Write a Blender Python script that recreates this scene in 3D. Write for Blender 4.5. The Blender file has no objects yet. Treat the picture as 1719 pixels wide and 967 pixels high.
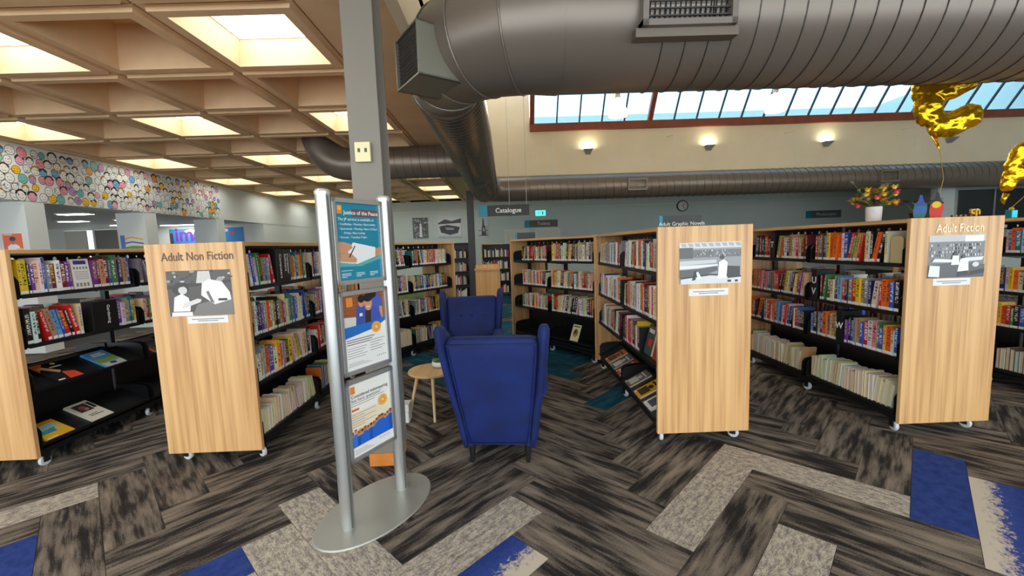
import bpy, bmesh, math, random
from mathutils import Matrix, Vector
random.seed(7)
R = math.radians
SC = bpy.context.scene
COL = SC.collection
# ------------------------------------------------------------------ camera, world, exposure
HC = 1.5
def make_camera():
    yaw, p, r = .01287, -.100855, -.03487
    F = Vector((math.sin(yaw)*math.cos(p), math.cos(yaw)*math.cos(p), math.sin(p)))
    r0 = Vector((math.cos(yaw), -math.sin(yaw), 0)); u0 = r0.cross(F)
    X = r0*math.cos(r) + u0*math.sin(r); U = u0*math.cos(r) - r0*math.sin(r)
    cd = bpy.data.cameras.new('camera'); cd.sensor_width = 36; cd.lens = 36*705.3/1719; cd.clip_end = 200
    co = bpy.data.objects.new('camera', cd); COL.objects.link(co)
    m = Matrix((X, U, -F)).transposed().to_4x4(); m.translation = (0, 0, HC)
    co.matrix_world = m; SC.camera = co
make_camera()
W = bpy.data.worlds.new('sky'); SC.world = W; W.use_nodes = True
wn = W.node_tree.nodes; bgn = wn['Background']
bgn.inputs[0].default_value = (.84, .93, 1.0, 1); bgn.inputs[1].default_value = 1.15
SC.view_settings.view_transform = 'Standard'; SC.view_settings.look = 'None'
SC.view_settings.exposure = 1.85; SC.view_settings.gamma = 1; SC.view_settings.use_curve_mapping = False
LAMP = 1.7
# ------------------------------------------------------------------ materials
def lin(c):
    return tuple((v/255/12.92 if v <= 10 else ((v/255+.055)/1.055)**2.4) for v in c)
MATS = {}
def mat(name, rgb, rough=.55, metal=0., emit=0., noise=0., nscale=8., stretch=None, sheen=0., bump=0., alpha=1., trans=0., coat=0., ecol=None):
    if name in MATS: return MATS[name]
    m = bpy.data.materials.new(name); m.use_nodes = True
    nt = m.node_tree; b = nt.nodes['Principled BSDF']; L = nt.links
    c = lin(rgb) + (1,)
    b.inputs['Base Color'].default_value = c; b.inputs['Roughness'].default_value = rough; b.inputs['Metallic'].default_value = metal
    if sheen: b.inputs['Sheen Weight'].default_value = sheen; b.inputs['Sheen Roughness'].default_value = .35; b.inputs['Sheen Tint'].default_value = tuple(min(1, x*2.2+.02) for x in c[:3])+(1,)
    if emit: b.inputs['Emission Color'].default_value = (lin(ecol) if ecol else c[:3])[:3]+(1,); b.inputs['Emission Strength'].default_value = emit
    if trans: b.inputs['Transmission Weight'].default_value = trans; b.inputs['IOR'].default_value = 1.1
    if coat: b.inputs['Coat Weight'].default_value = coat
    if noise or bump:
        tc = nt.nodes.new('ShaderNodeTexCoord'); mp = nt.nodes.new('ShaderNodeMapping'); n = nt.nodes.new('ShaderNodeTexNoise')
        n.inputs['Scale'].default_value = nscale; n.inputs['Detail'].default_value = 4
        if stretch: mp.inputs['Scale'].default_value = stretch
        L.new(tc.outputs['Object'], mp.inputs[0]); L.new(mp.outputs[0], n.inputs['Vector'])
        if noise:
            r = nt.nodes.new('ShaderNodeValToRGB')
            r.color_ramp.elements[0].position = .3; r.color_ramp.elements[1].position = .7
            r.color_ramp.elements[0].color = tuple(x*(1-noise) for x in c[:3])+(1,); r.color_ramp.elements[1].color = tuple(min(1, x*(1+noise)) for x in c[:3])+(1,)
            L.new(n.outputs[0], r.inputs[0]); L.new(r.outputs[0], b.inputs['Base Color'])
        if bump:
            bp = nt.nodes.new('ShaderNodeBump'); bp.inputs['Strength'].default_value = bump; bp.inputs['Distance'].default_value = .01
            L.new(n.outputs[0], bp.inputs['Height']); L.new(bp.outputs[0], b.inputs['Normal'])
    MATS[name] = m; return m
def mathn(nt, op, a, b=None, c=None):
    n = nt.nodes.new('ShaderNodeMath'); n.operation = op
    for i, v in enumerate((a, b, c)):
        if v is None: continue
        if isinstance(v, (int, float)): n.inputs[i].default_value = v
        else: nt.links.new(v, n.inputs[i])
    return n.outputs[0]
def wood(name, axis, a=(178, 126, 76), b=(226, 180, 122), rough=.38):
    if name in MATS: return MATS[name]
    m = bpy.data.materials.new(name); m.use_nodes = True; nt = m.node_tree; L = nt.links; bs = nt.nodes['Principled BSDF']
    tc = nt.nodes.new('ShaderNodeTexCoord')
    def nz(sc, st, det):
        mp = nt.nodes.new('ShaderNodeMapping'); n = nt.nodes.new('ShaderNodeTexNoise')
        v = [sc]*3; v[axis] = sc*st; mp.inputs['Scale'].default_value = v
        n.inputs['Scale'].default_value = 1; n.inputs['Detail'].default_value = det
        L.new(tc.outputs['Object'], mp.inputs[0]); L.new(mp.outputs[0], n.inputs['Vector']); return n.outputs[0]
    v = mathn(nt, 'ADD', mathn(nt, 'MULTIPLY', nz(19, .03, 2), .7), mathn(nt, 'MULTIPLY', nz(80, .025, 3), .3))
    r = nt.nodes.new('ShaderNodeValToRGB'); e = r.color_ramp.elements
    e[0].position = .34; e[0].color = lin(a)+(1,); e[1].position = .62; e[1].color = lin(b)+(1,)
    x = e.new(.46); x.color = lin(tuple(int(a[i]*.4+b[i]*.6) for i in range(3)))+(1,)
    L.new(v, r.inputs[0]); L.new(r.outputs[0], bs.inputs['Base Color']); bs.inputs['Roughness'].default_value = rough
    MATS[name] = m; return m
def attr_mat(name, rough=.5, titles=False, coat=0.):
    if name in MATS: return MATS[name]
    m = bpy.data.materials.new(name); m.use_nodes = True; nt = m.node_tree; L = nt.links; bs = nt.nodes['Principled BSDF']
    bs.inputs['Roughness'].default_value = rough; bs.inputs['Coat Weight'].default_value = coat
    a = nt.nodes.new('ShaderNodeAttribute'); a.attribute_name = 'Col'
    if titles:
        t = nt.nodes.new('ShaderNodeAttribute'); t.attribute_name = 'Tcol'
        uv = nt.nodes.new('ShaderNodeUVMap'); sp = nt.nodes.new('ShaderNodeSeparateXYZ'); L.new(uv.outputs[0], sp.inputs[0])
        cx = nt.nodes.new('ShaderNodeCombineXYZ'); n = nt.nodes.new('ShaderNodeTexNoise'); n.inputs['Scale'].default_value = 1; n.inputs['Detail'].default_value = 1
        L.new(mathn(nt, 'MULTIPLY', sp.outputs[0], 1.6), cx.inputs[0]); L.new(mathn(nt, 'MULTIPLY', sp.outputs[1], 46.), cx.inputs[1]); L.new(mathn(nt, 'MULTIPLY', t.outputs['Alpha'], 90.), cx.inputs[2])
        L.new(cx.outputs[0], n.inputs['Vector'])
        def band(o, lo, hi): return mathn(nt, 'MULTIPLY', mathn(nt, 'GREATER_THAN', o, lo), mathn(nt, 'LESS_THAN', o, hi))
        k = mathn(nt, 'MULTIPLY', band(sp.outputs[0], .2, .8), band(sp.outputs[1], .28, .93))
        k = mathn(nt, 'MULTIPLY', k, mathn(nt, 'GREATER_THAN', n.outputs[0], .53))
        mx = nt.nodes.new('ShaderNodeMix'); mx.data_type = 'RGBA'
        L.new(k, mx.inputs['Factor']); L.new(a.outputs['Color'], mx.inputs['A']); L.new(t.outputs['Color'], mx.inputs['B'])
        L.new(mx.outputs['Result'], bs.inputs['Base Color'])
    else: L.new(a.outputs['Color'], bs.inputs['Base Color'])
    MATS[name] = m; return m
def carpet(name, kind):
    if name in MATS: return MATS[name]
    m = bpy.data.materials.new(name); m.use_nodes = True; nt = m.node_tree; L = nt.links; bs = nt.nodes['Principled BSDF']
    bs.inputs['Roughness'].default_value = .95; bs.inputs['Specular IOR Level'].default_value = .1
    uv = nt.nodes.new('ShaderNodeUVMap')
    def nz(su, sv, det, rough=.6):
        mp = nt.nodes.new('ShaderNodeMapping'); mp.inputs['Scale'].default_value = (su, sv, 1)
        n = nt.nodes.new('ShaderNodeTexNoise'); n.inputs['Scale'].default_value = 1; n.inputs['Detail'].default_value = det; n.inputs['Roughness'].default_value = rough
        L.new(uv.outputs[0], mp.inputs[0]); L.new(mp.outputs[0], n.inputs['Vector']); return n.outputs[0]
    r = nt.nodes.new('ShaderNodeValToRGB'); e = r.color_ramp.elements
    def ramp(*pts):
        e[0].position, e[0].color = pts[0][0], lin(pts[0][1])+(1,); e[1].position, e[1].color = pts[-1][0], lin(pts[-1][1])+(1,)
        for p, c in pts[1:-1]: x = e.new(p); x.color = lin(c)+(1,)
    fine = nz(120, 260, 2)
    if kind == 'dark':
        v = mathn(nt, 'ADD', mathn(nt, 'ADD', mathn(nt, 'MULTIPLY', nz(2.0, 13, 2, .6), .52), mathn(nt, 'MULTIPLY', nz(4.5, 44, 5, .75), .3)), mathn(nt, 'MULTIPLY', fine, .18))
        ramp((.42, (44, 41, 41)), (.465, (62, 57, 54)), (.495, (98, 90, 82)), (.545, (122, 111, 100)), (.61, (146, 133, 118)))
    elif kind == 'light':
        v = mathn(nt, 'ADD', mathn(nt, 'MULTIPLY', nz(18, 44, 6, .85), .7), mathn(nt, 'MULTIPLY', fine, .3))
        ramp((.40, (116, 106, 106)), (.48, (150, 142, 136)), (.53, (192, 182, 164)), (.62, (208, 198, 180)))
    elif kind == 'blue':
        v = mathn(nt, 'ADD', mathn(nt, 'MULTIPLY', nz(16, 20, 3), .6), mathn(nt, 'MULTIPLY', fine, .4)); ramp((.3, (34, 52, 112)), (.7, (58, 80, 150)))
    elif kind in ('mix', 'mixed'):
        sp = nt.nodes.new('ShaderNodeSeparateXYZ'); L.new(uv.outputs[0], sp.inputs[0])
        fr = mathn(nt, 'FRACT', sp.outputs[1]); fr = mathn(nt, 'MULTIPLY', fr, 4.)
        if kind == 'mixed': fr = mathn(nt, 'SUBTRACT', 1.05, fr)
        v = mathn(nt, 'ADD', mathn(nt, 'MULTIPLY', fr, .5), mathn(nt, 'MULTIPLY', nz(26, 30, 4, .8), .6))
        ramp((.44, (206, 196, 178)), (.52, (170, 160, 160)), (.55, (60, 80, 150)), (.75, (44, 64, 134)))
    elif kind == 'teal':
        v = mathn(nt, 'ADD', mathn(nt, 'MULTIPLY', nz(3, 14, 3), .7), mathn(nt, 'MULTIPLY', fine, .3)); ramp((.36, (20, 56, 72)), (.52, (34, 82, 100)), (.66, (52, 104, 122)))
    else:
        v = nz(5, 18, 3); ramp((.36, (52, 78, 44)), (.62, (112, 138, 64)))
    L.new(v, r.inputs[0]); L.new(r.outputs[0], bs.inputs['Base Color'])
    bp = nt.nodes.new('ShaderNodeBump'); bp.inputs['Strength'].default_value = .25; bp.inputs['Distance'].default_value = .004
    L.new(fine, bp.inputs['Height']); L.new(bp.outputs[0], bs.inputs['Normal'])
    MATS[name] = m; return m

M_WOODV = wood('oak_vertical', 2); M_WOODX = wood('oak_along', 0)
M_BLACK = mat('black_steel', (20, 20, 22), .42); M_ALU = mat('brushed_aluminium', (196, 197, 194), .32, .75)
M_CREAMPAINT = mat('cream_paint', (236, 220, 188), .8, noise=.03, nscale=2); M_BLUEPAINT = mat('pale_grey_paint', (205, 214, 210), .8, noise=.02, nscale=2)
M_CONC = mat('beige_concrete', (232, 194, 150), .8, noise=.06, nscale=3, bump=.05); M_WHITE = mat('white_paint', (226, 228, 222), .7)
M_DUCT = mat('painted_duct', (124, 113, 102), .36, .45); M_DUCT2 = mat('slat_shade_socket_grey', (78, 75, 74), .4, .5); M_COL = mat('grey_column_paint', (128, 121, 109), .5)
M_SIGN = mat('sign_black', (38, 34, 32), .45); M_TEAL = mat('sign_teal', (36, 140, 160), .5)
M_TEXTW = mat('white_letters', (240, 240, 236), .6); M_BOOK = attr_mat('book_cover', .42, True); M_PRINT = attr_mat('printed_surface', .35)
M_VELVET = mat('blue_velvet', (8, 31, 92), .78, noise=.35, nscale=5, sheen=.25, bump=.05); M_VELVETD = M_VELVET
M_REDWOOD = mat('red_brown_timber', (138, 66, 40), .5, noise=.15, nscale=6); M_GOLD = mat('gold_foil', (224, 172, 20), .2, .85, bump=.9, nscale=13)
M_TIRE = mat('white_caster_tyre', (206, 212, 214), .4); M_PAPER = mat('paper_white', (232, 230, 224), .6)
# ------------------------------------------------------------------ mesh helpers
Z = Vector((0, 0, 1))
class MB:
    def __init__(s): s.v = []; s.f = []; s.c = []; s.t = []; s.uv = []
    def face(s, pts, col=None, tcol=None, uv=None):
        i = len(s.v); s.v += [tuple(p) for p in pts]; s.f.append(tuple(range(i, i+len(pts))))
        s.c.append(col); s.t.append(tcol); s.uv.append(uv)
    def box(s, a, b, M=None, col=None):
        x0, y0, z0 = a; x1, y1, z1 = b
        P = [Vector(q) for q in ((x0,y0,z0),(x1,y0,z0),(x1,y1,z0),(x0,y1,z0),(x0,y0,z1),(x1,y0,z1),(x1,y1,z1),(x0,y1,z1))]
        if M is not None: P = [M @ q for q in P]
        i = len(s.v); s.v += [tuple(q) for q in P]
        for f in ((3,2,1,0),(4,5,6,7),(0,1,5,4),(1,2,6,5),(2,3,7,6),(3,0,4,7)):
            s.f.append(tuple(i+k for k in f)); s.c.append(col); s.t.append(None); s.uv.append(None)
        return s
    def loft(s, rings, cap=True, closed=True):
        i = len(s.v); n = len(rings[0])
        for r in rings: s.v += [tuple(p) for p in r]
        def add(f): s.f.append(f); s.c.append(None); s.t.append(None); s.uv.append(None)
        for k in range(len(rings)-1):
            for j in range(n if closed else n-1):
                a, b = i+k*n+j, i+k*n+(j+1) % n; add((a, b, b+n, a+n))
        if cap: add(tuple(range(i+n-1, i-1, -1))); e = i+(len(rings)-1)*n; add(tuple(range(e, e+n)))
        return s
    def tube(s, path, rad, n=10, cap=True):
        path = [Vector(p) for p in path]; rings = []; up = None
        for k, p in enumerate(path):
            t = (path[min(k+1, len(path)-1)] - path[max(k-1, 0)]).normalized()
            if up is None: up = Vector((0,0,1)) if abs(t.z) < .9 else Vector((0,1,0))
            a = (up - t*up.dot(t)).normalized(); b = t.cross(a); up = a
            r = rad[k] if isinstance(rad, (list, tuple)) else rad
            rings.append([p + (a*math.cos(2*math.pi*j/n) + b*math.sin(2*math.pi*j/n))*r for j in range(n)])
        return s.loft(rings, cap)
    def lathe(s, prof, n=20, at=(0,0,0)):
        at = Vector(at); rings = [[at+Vector((r*math.cos(2*math.pi*j/n), r*math.sin(2*math.pi*j/n), z)) for j in range(n)] for r, z in prof]
        return s.loft(rings)
    def prism(s, poly, d0, d1, M):
        """polygon in local xy, extruded along local z"""
        return s.loft([[M @ Vector((x, y, d)) for x, y in poly] for d in (d0, d1)])
    def ball(s, c, r, n=10, m=6, sq=(1,1,1)):
        c = Vector(c); rings = []
        for k in range(m+1):
            a = -math.pi/2 + math.pi*(k if 0 < k < m else (k*.98+.01*m if k else .08))/m
            rings.append([c+Vector((math.cos(a)*math.cos(2*math.pi*j/n)*r*sq[0], math.cos(a)*math.sin(2*math.pi*j/n)*r*sq[1], math.sin(a)*r*sq[2])) for j in range(n)])
        return s.loft(rings)
    def build(s, name, material, parent=None, smooth=False, M=None, bevel=0, sub=0):
        me = bpy.data.meshes.new(name); me.from_pydata(s.v, [], s.f)
        if any(c is not None for c in s.c):
            ca = me.color_attributes.new('Col', 'FLOAT_COLOR', 'CORNER'); ta = me.color_attributes.new('Tcol', 'FLOAT_COLOR', 'CORNER'); cd = []; td = []
            for f, c, t in zip(s.f, s.c, s.t):
                cc = tuple(c or (.5,.5,.5))[:3]+(1,); tt = tuple(t or (0,0,0,0)); cd += list(cc)*len(f); td += list(tt)*len(f)
            ca.data.foreach_set('color', cd); ta.data.foreach_set('color', td)
        if any(u is not None for u in s.uv):
            ul = me.uv_layers.new(name='UVMap'); d = []
            for f, u in zip(s.f, s.uv):
                for k in range(len(f)): d += list(u[k]) if u else [-1, -1]
            ul.data.foreach_set('uv', d)
        if smooth: me.polygons.foreach_set('use_smooth', [True]*len(me.polygons))
        me.materials.append(material); me.update()
        o = bpy.data.objects.new(name, me); COL.objects.link(o)
        if parent: o.parent = parent
        if M is not None: o.matrix_basis = M
        if smooth == 'auto':
            e = o.modifiers.new('split', 'EDGE_SPLIT'); e.split_angle = R(35)
        if bevel: b = o.modifiers.new('bevel', 'BEVEL'); b.width = bevel; b.segments = 2; b.limit_method = 'ANGLE'
        if sub: q = o.modifiers.new('sub', 'SUBSURF'); q.levels = sub; q.render_levels = sub
        return o
def bx(name, a, b, m, parent=None, bevel=0, M=None): return MB().box(a, b).build(name, m, parent, bevel=bevel, M=M)
def tag(o, label, cat, group=None):
    o['label'] = label; o['category'] = cat
    if group: o['group'] = group
    return o
def thing(name, label, cat, loc=(0,0,0), rz=0, group=None):
    o = bpy.data.objects.new(name, None); COL.objects.link(o); o.location = loc; o.rotation_euler = (0,0,rz); o.empty_display_size = .1
    return tag(o, label, cat, group)
def struct(o): o['kind'] = 'structure'; return o
def dup(root, loc, rz, label=None, group=None):
    r = root.copy(); COL.objects.link(r); r.location = loc; r.rotation_euler = (0,0,rz)
    if label: r['label'] = label
    if group: r['group'] = group
    for ch in list(root.children):
        c = ch.copy(); COL.objects.link(c); c.parent = r
        for g in ch.children: d = g.copy(); COL.objects.link(d); d.parent = c
    return r
def fr(loc, n, up=Z):
    """frame whose z looks along n, y along up"""
    n = Vector(n).normalized(); up = Vector(up); x = up.cross(n).normalized(); y = n.cross(x)
    m = Matrix((x, y, n)).transposed().to_4x4(); m.translation = Vector(loc); return m
def text(name, body, size, M, m, parent=None, align='LEFT', depth=.0006, bold=0., xs=1.):
    cu = bpy.data.curves.new(name, 'FONT'); cu.body = body; cu.size = size; cu.align_x = align; cu.extrude = depth; cu.offset = bold*size; cu.resolution_u = 3
    t = bpy.data.objects.new(name, cu); COL.objects.link(t)
    me = bpy.data.meshes.new_from_object(t); bpy.data.objects.remove(t)
    me.name = name; me.materials.clear(); me.materials.append(m)
    o = bpy.data.objects.new(name, me); COL.objects.link(o)
    if parent: o.parent = parent
    o.matrix_basis = M @ Matrix.Diagonal((xs, 1, 1, 1)); return o
def T(x, y, z=0): return Matrix.Translation((x, y, z))
def RZ(a): return Matrix.Rotation(a, 4, 'Z')
# flat print: list of ('r',x0,y0,x1,y1,col) ('e',cx,cy,rx,ry,col) ('p',[(x,y)..],col) ('ring',cx,cy,rx,ry,w,col) in units of the sheet
def print_mesh(name, w, h, items, parent, M, z0=.0006, dz=.00012):
    mb = MB(); z = z0
    def put(pts, col): mb.face([(x*w, y*h, z) for x, y in pts], lin(col))
    for it in items:
        k = it[0]; z += dz
        if k == 'r': put([(it[1],it[2]),(it[3],it[2]),(it[3],it[4]),(it[1],it[4])], it[5])
        elif k == 'e': put([(it[1]+it[3]*math.cos(a*math.pi/8), it[2]+it[4]*math.sin(a*math.pi/8)) for a in range(16)], it[5])
        elif k == 'p': put(it[1], it[2])
        elif k == 'ring':
            cx, cy, rx, ry, t, c = it[1:]; a0, a1 = 0, 16
            for a in range(16):
                q = [(cx+(rx-d*t)*math.cos(b*math.pi/8), cy+(ry-d*t*ry/rx)*math.sin(b*math.pi/8)) for b, d in ((a,0),(a+1,0),(a+1,1),(a,1))]; put(q, c)
        elif k == 'arc':
            cx, cy, rx, ry, t, b0, b1, c = it[1:]
            for a in range(6):
                p, q2 = [b0+(b1-b0)*j/6 for j in (a, a+1)]
                q = [(cx+(rx-d*t)*math.cos(b), cy+(ry-d*t*ry/rx)*math.sin(b)) for b, d in ((p,0),(q2,0),(q2,1),(p,1))]; put(q, c)
    return mb.build(name, M_PRINT, parent, M=M)
# ------------------------------------------------------------------ floor: herringbone carpet planks
fl = struct(bx('floor', (-19, -4, -.2), (15.5, 17.6, -.006), mat('floor_slab', (70, 66, 62), .9)))
WP = .2475; LP = .99; S2 = math.sqrt(.5)
SPECIAL = {('h',0,0):'light', ('v',0,0):'light', ('h',0,1):'blue', ('h',-1,-1):'light', ('h',-2,-1):'mix', ('h',-2,-2):'blue', ('v',-2,-3):'blue', ('h',0,-3):'light', ('h',-1,1):'mixed', ('h',-2,1):'light', ('h',-3,1):'blue', ('v',0,-1):'dark', ('v',-1,-2):'light', ('h',-2,0):'light', ('v',-2,0):'light', ('h',-3,0):'mix', ('v',-3,-2):'light', ('v',-2,-2):'light', ('h',-1,-2):'light'}
del SPECIAL[('v',-2,0)], SPECIAL[('h',-1,-2)]
planks = []
for a in range(-40, 60):
    for b in range(-22, 22):
        for o in 'hv':
            u0 = 1.93+a*WP+b*LP; v0 = .72+a*WP-b*LP
            u1, v1 = u0+LP, v0+WP
            if o == 'v': u0, u1 = u0+LP, u0+LP+WP; v0, v1 = v0-3*WP, v0+WP
            uc, vc = (u0+u1)/2, (v0+v1)/2; x, y = (uc-vc)*S2, (uc+vc)*S2
            if not (-7.4 < x < 12 and 1.0 < y < 17.2): continue
            planks.append((x*x*.35+y*y, o, a, b, u0, u1, v0, v1, x, y))
planks.sort(); rnd = random.Random(3); rest = {}
CK = {k: carpet('carpet_'+k, k) for k in ('dark', 'light', 'blue', 'mix', 'mixed', 'teal', 'green')}
for i, (dd, o, a, b, u0, u1, v0, v1, x, y) in enumerate(planks):
    k = SPECIAL.get((o, a, b), 'dark')
    if k == 'dark':
        ax = abs(x+.35)
        if y > 4.75 and ax < 1.75 and (y > 5.4 or ax < 1.3) and y < 13: k = 'teal' if rnd.random() > .12 else 'dark'
        elif .5 < x < 1.2 and 4.0 < y < 4.3: k = 'teal'
        elif y >= 13: k = 'green'
    g = .0012; mb = rest.setdefault(k, MB()) if i >= 300 else MB()
    P = lambda u, v, z: ((u-v)*S2, (u+v)*S2, z)
    c = [(u0+g, v0+g), (u1-g, v0+g), (u1-g, v1-g), (u0+g, v1-g)]; ru, rv = rnd.randint(0, 60)+rnd.random(), rnd.randint(0, 60)
    def uvp(u, v):
        p, q = ((u-u0), (v-v0)) if o == 'h' else ((v-v0), (u-u0)); return (p+ru, q/WP*.25*.98+rv)
    mb.face([P(u, v, 0) for u, v in c], uv=[uvp(u, v) for u, v in c])
    if i < 300:
        for j in range(4):
            (p, q), (r_, s_) = c[j], c[(j+1) % 4]
            mb.face([P(p, q, -.006), P(r_, s_, -.006), P(r_, s_, 0), P(p, q, 0)], uv=[(ru, rv)]*4)
        mb.build('carpet_plank', CK[k], fl)
for k, mb in rest.items():
    q = mb.build('carpet_planks', CK[k], fl); q['kind'] = 'stuff'
# ------------------------------------------------------------------ room shell
CZ = 3.385; CS = 1.2; CX0 = -2.744; CY0 = 3.42
struct(bx('wall_back', (-19, 17.5, 0), (15.5, 17.7, 6.6), M_BLUEPAINT))
struct(bx('wall_right', (15.2, -2, 0), (15.4, 17.5, 6.6), M_BLUEPAINT))
struct(bx('trim_1', (-7.6, 17.47, 2.98), (15.2, 17.5, 3.01), M_WHITE))
ce = struct(bx('ceiling', (-16, -4, CZ+.5), (-.75, 17.5, CZ+.62), M_CONC))
def coffer_mesh():
    mb = MB(); h = CS/2-.012
    def sq(r, z): return [(-r,-r,z),(r,-r,z),(r,r,z),(-r,r,z)]
    rings = [sq(h, .46), sq(h, .03), sq(h-.035, .03), sq(h-.04, 0), sq(h-.13, 0), sq(h-.21, .4)]
    # side walls sloping up into the pan
    for r0, r1 in zip(rings, rings[1:]):
        for j in range(4): mb.face([r0[j], r0[(j+1) % 4], r1[(j+1) % 4], r1[j]])
    mb.face(sq(h-.21, .4)[::-1]); return mb
first = None
for i in range(-3, 12):
    for j in range(-4, 1):
        c = (CX0+(j+.5)*CS, CY0+(i+.5)*CS, CZ)
        if first is None: first = coffer_mesh().build('ceiling_coffer', M_CONC, ce, M=T(*c))
        else:
            q = first.copy(); COL.objects.link(q); q.matrix_basis = T(*c)
struct(bx('trim_2', (CX0+CS+.012, -4, CZ+.02), (-.752, 17.5, CZ+.5), M_CONC))
struct(bx('trim_3', (-7.75, -4, CZ-.02), (CX0-4*CS-.012, 17.5, CZ+.5), M_CONC))
struct(bx('trim_4', (CX0-4*CS-.01, CY0+12*CS+.01, CZ+.02), (CX0+CS+.012, 17.5, CZ+.5), M_CONC))
struct(bx('wall_raised_left', (-.85, -2, CZ), (-.75, 12.1, 7.2), M_CREAMPAINT))
struct(bx('wall_upper_back', (-.75, 12, 3.2), (15.2, 12.2, 4.62), M_CREAMPAINT))
struct(bx('wall_upper_side', (-.75, 12, 4.62), (.80, 12.2, 7.2), M_CREAMPAINT))
struct(bx('ceiling_low', (-.75, 12.2, CZ), (15.2, 17.5, CZ+.2), M_CREAMPAINT))
struct(bx('ceiling_high', (-.75, -2, 6.4), (15.2, 10.7, 6.6), M_CREAMPAINT))
struct(bx('wall_upper_front', (-.75, -2.1, CZ), (15.2, -2, 6.6), M_CREAMPAINT))
# sloping clerestory window
win = struct(bx('window_1', (.80, 11.9, 4.60), (15.2, 12.1, 4.80), M_REDWOOD))
sl = Vector((0, -math.cos(R(54)), math.sin(R(54)))); nrm = Vector((0, -math.sin(R(54)), -math.cos(R(54)))); WB = Vector((0, 12, 4.8))
def sloped(x0, x1, t0, t1, d0, d1):
    M = Matrix((Vector((1,0,0)), sl, nrm)).transposed().to_4x4(); M.translation = WB
    return MB().box((x0, t0, d0), (x1, t1, d1), M)
edges = [.86, 4.14, 11.62, 15.1]; glass = mat('skylight_glass', (146, 182, 206), .02, trans=1.)
for xd in (.80, 4.06, 11.5): sloped(xd, xd+.12, 0, 2.0, -.05, .09).build('jamb', M_REDWOOD, win)
sloped(.8, 15.2, 1.95, 2.08, -.05, .09).build('head', M_REDWOOD, win)
bar = mat('glazing_bar', (60, 62, 66), .5)
x = .92
while x < 15:
    nx = x+.625
    if 3.6 < x < 4.1: nx = 4.06
    if not (4.0 < x < 4.17): sloped(x, min(nx, 15.2), 0, 1.95, -.012, -.006).build('pane', glass, win)
    if not any(abs(nx-q) < .3 for q in (4.1, 11.56)): sloped(nx-.018, nx+.018, 0, 1.95, -.02, .03).build('glazing_bar', bar, win)
    x = nx if nx != 4.06 else 4.18
# left side: bulkhead, mural, columns, the room beyond
struct(bx('wall_left', (-7.95, -3, 2.47), (-7.65, 17.5, CZ-.02), M_WHITE))
struct(bx('wall_left_end', (-7.95, 13.6, 0), (-7.66, 17.5, 2.47), M_WHITE))
for i, y in enumerate((6.92, 9.17, 11.42, 4.67)): struct(bx('trim_%d' % (5+i), (-8.25, y, 0), (-7.64, y+.3, 2.47), M_WHITE))
struct(bx('wall_far_left', (-18.7, -3, 0), (-18.5, 17.5, 3.2), M_WHITE)); struct(bx('ceiling_side_room', (-18.7, -3, 2.75), (-7.95, 17.5, 2.85), M_WHITE)); struct(bx('wall_side_room', (-18.5, 17.0, 0), (-7.95, 17.15, 2.75), M_WHITE))
def wallwindow(n, x0, x1, bx0, bx1, bz, bm):
    w = struct(bx('window_%d' % n, (x0-.04, 16.96, .86), (x1+.04, 17.0, 2.70), M_WHITE)); z0, z1 = .9, 2.66
    bx('pane', (x0, 16.95, z0), (x1, 16.96, z1), mat('bright_pane', (235, 242, 245), .4, emit=.5), w)
    bx('roller_blind', (bx0, 16.93, bz), (bx1, 16.94, z1), bm, w)
GB = mat('grey_blind', (128, 126, 122), .8); WB2 = mat('white_blind', (214, 210, 198), .8)
wallwindow(2, -17.3, -16.24, -17.3, -16.42, .9, WB2); wallwindow(3, -16.12, -15.2, -16.12, -15.2, .9, GB); wallwindow(4, -15.1, -14.55, -15.1, -14.55, 2.3, WB2)
for xa, xb, yy in ((-11.72, -11.0, 11.48), (-13.87, -13.15, 13.56), (-12.21, -11.49, 13.66), (-14.2, -13.48, 15.65), (-9.94, -9.22, 13.8), (-13.1, -11.3, 16.5)):
    t = thing('ceiling_panel_light', 'long white strip light on the ceiling of the side room beyond the columns', 'ceiling light', ((xa+xb)/2, yy, 2.75), 0, 'strip lights in the side room'); h = (xb-xa)/2
    bx('light_tray', (-h-.04, -.16, -.03), (h+.04, .16, 0), M_WHITE, t); bx('diffuser', (-h, -.13, -.036), (h, .13, -.03), mat('side_diffuser', (250, 250, 242), .5, emit=3*LAMP), t)
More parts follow.
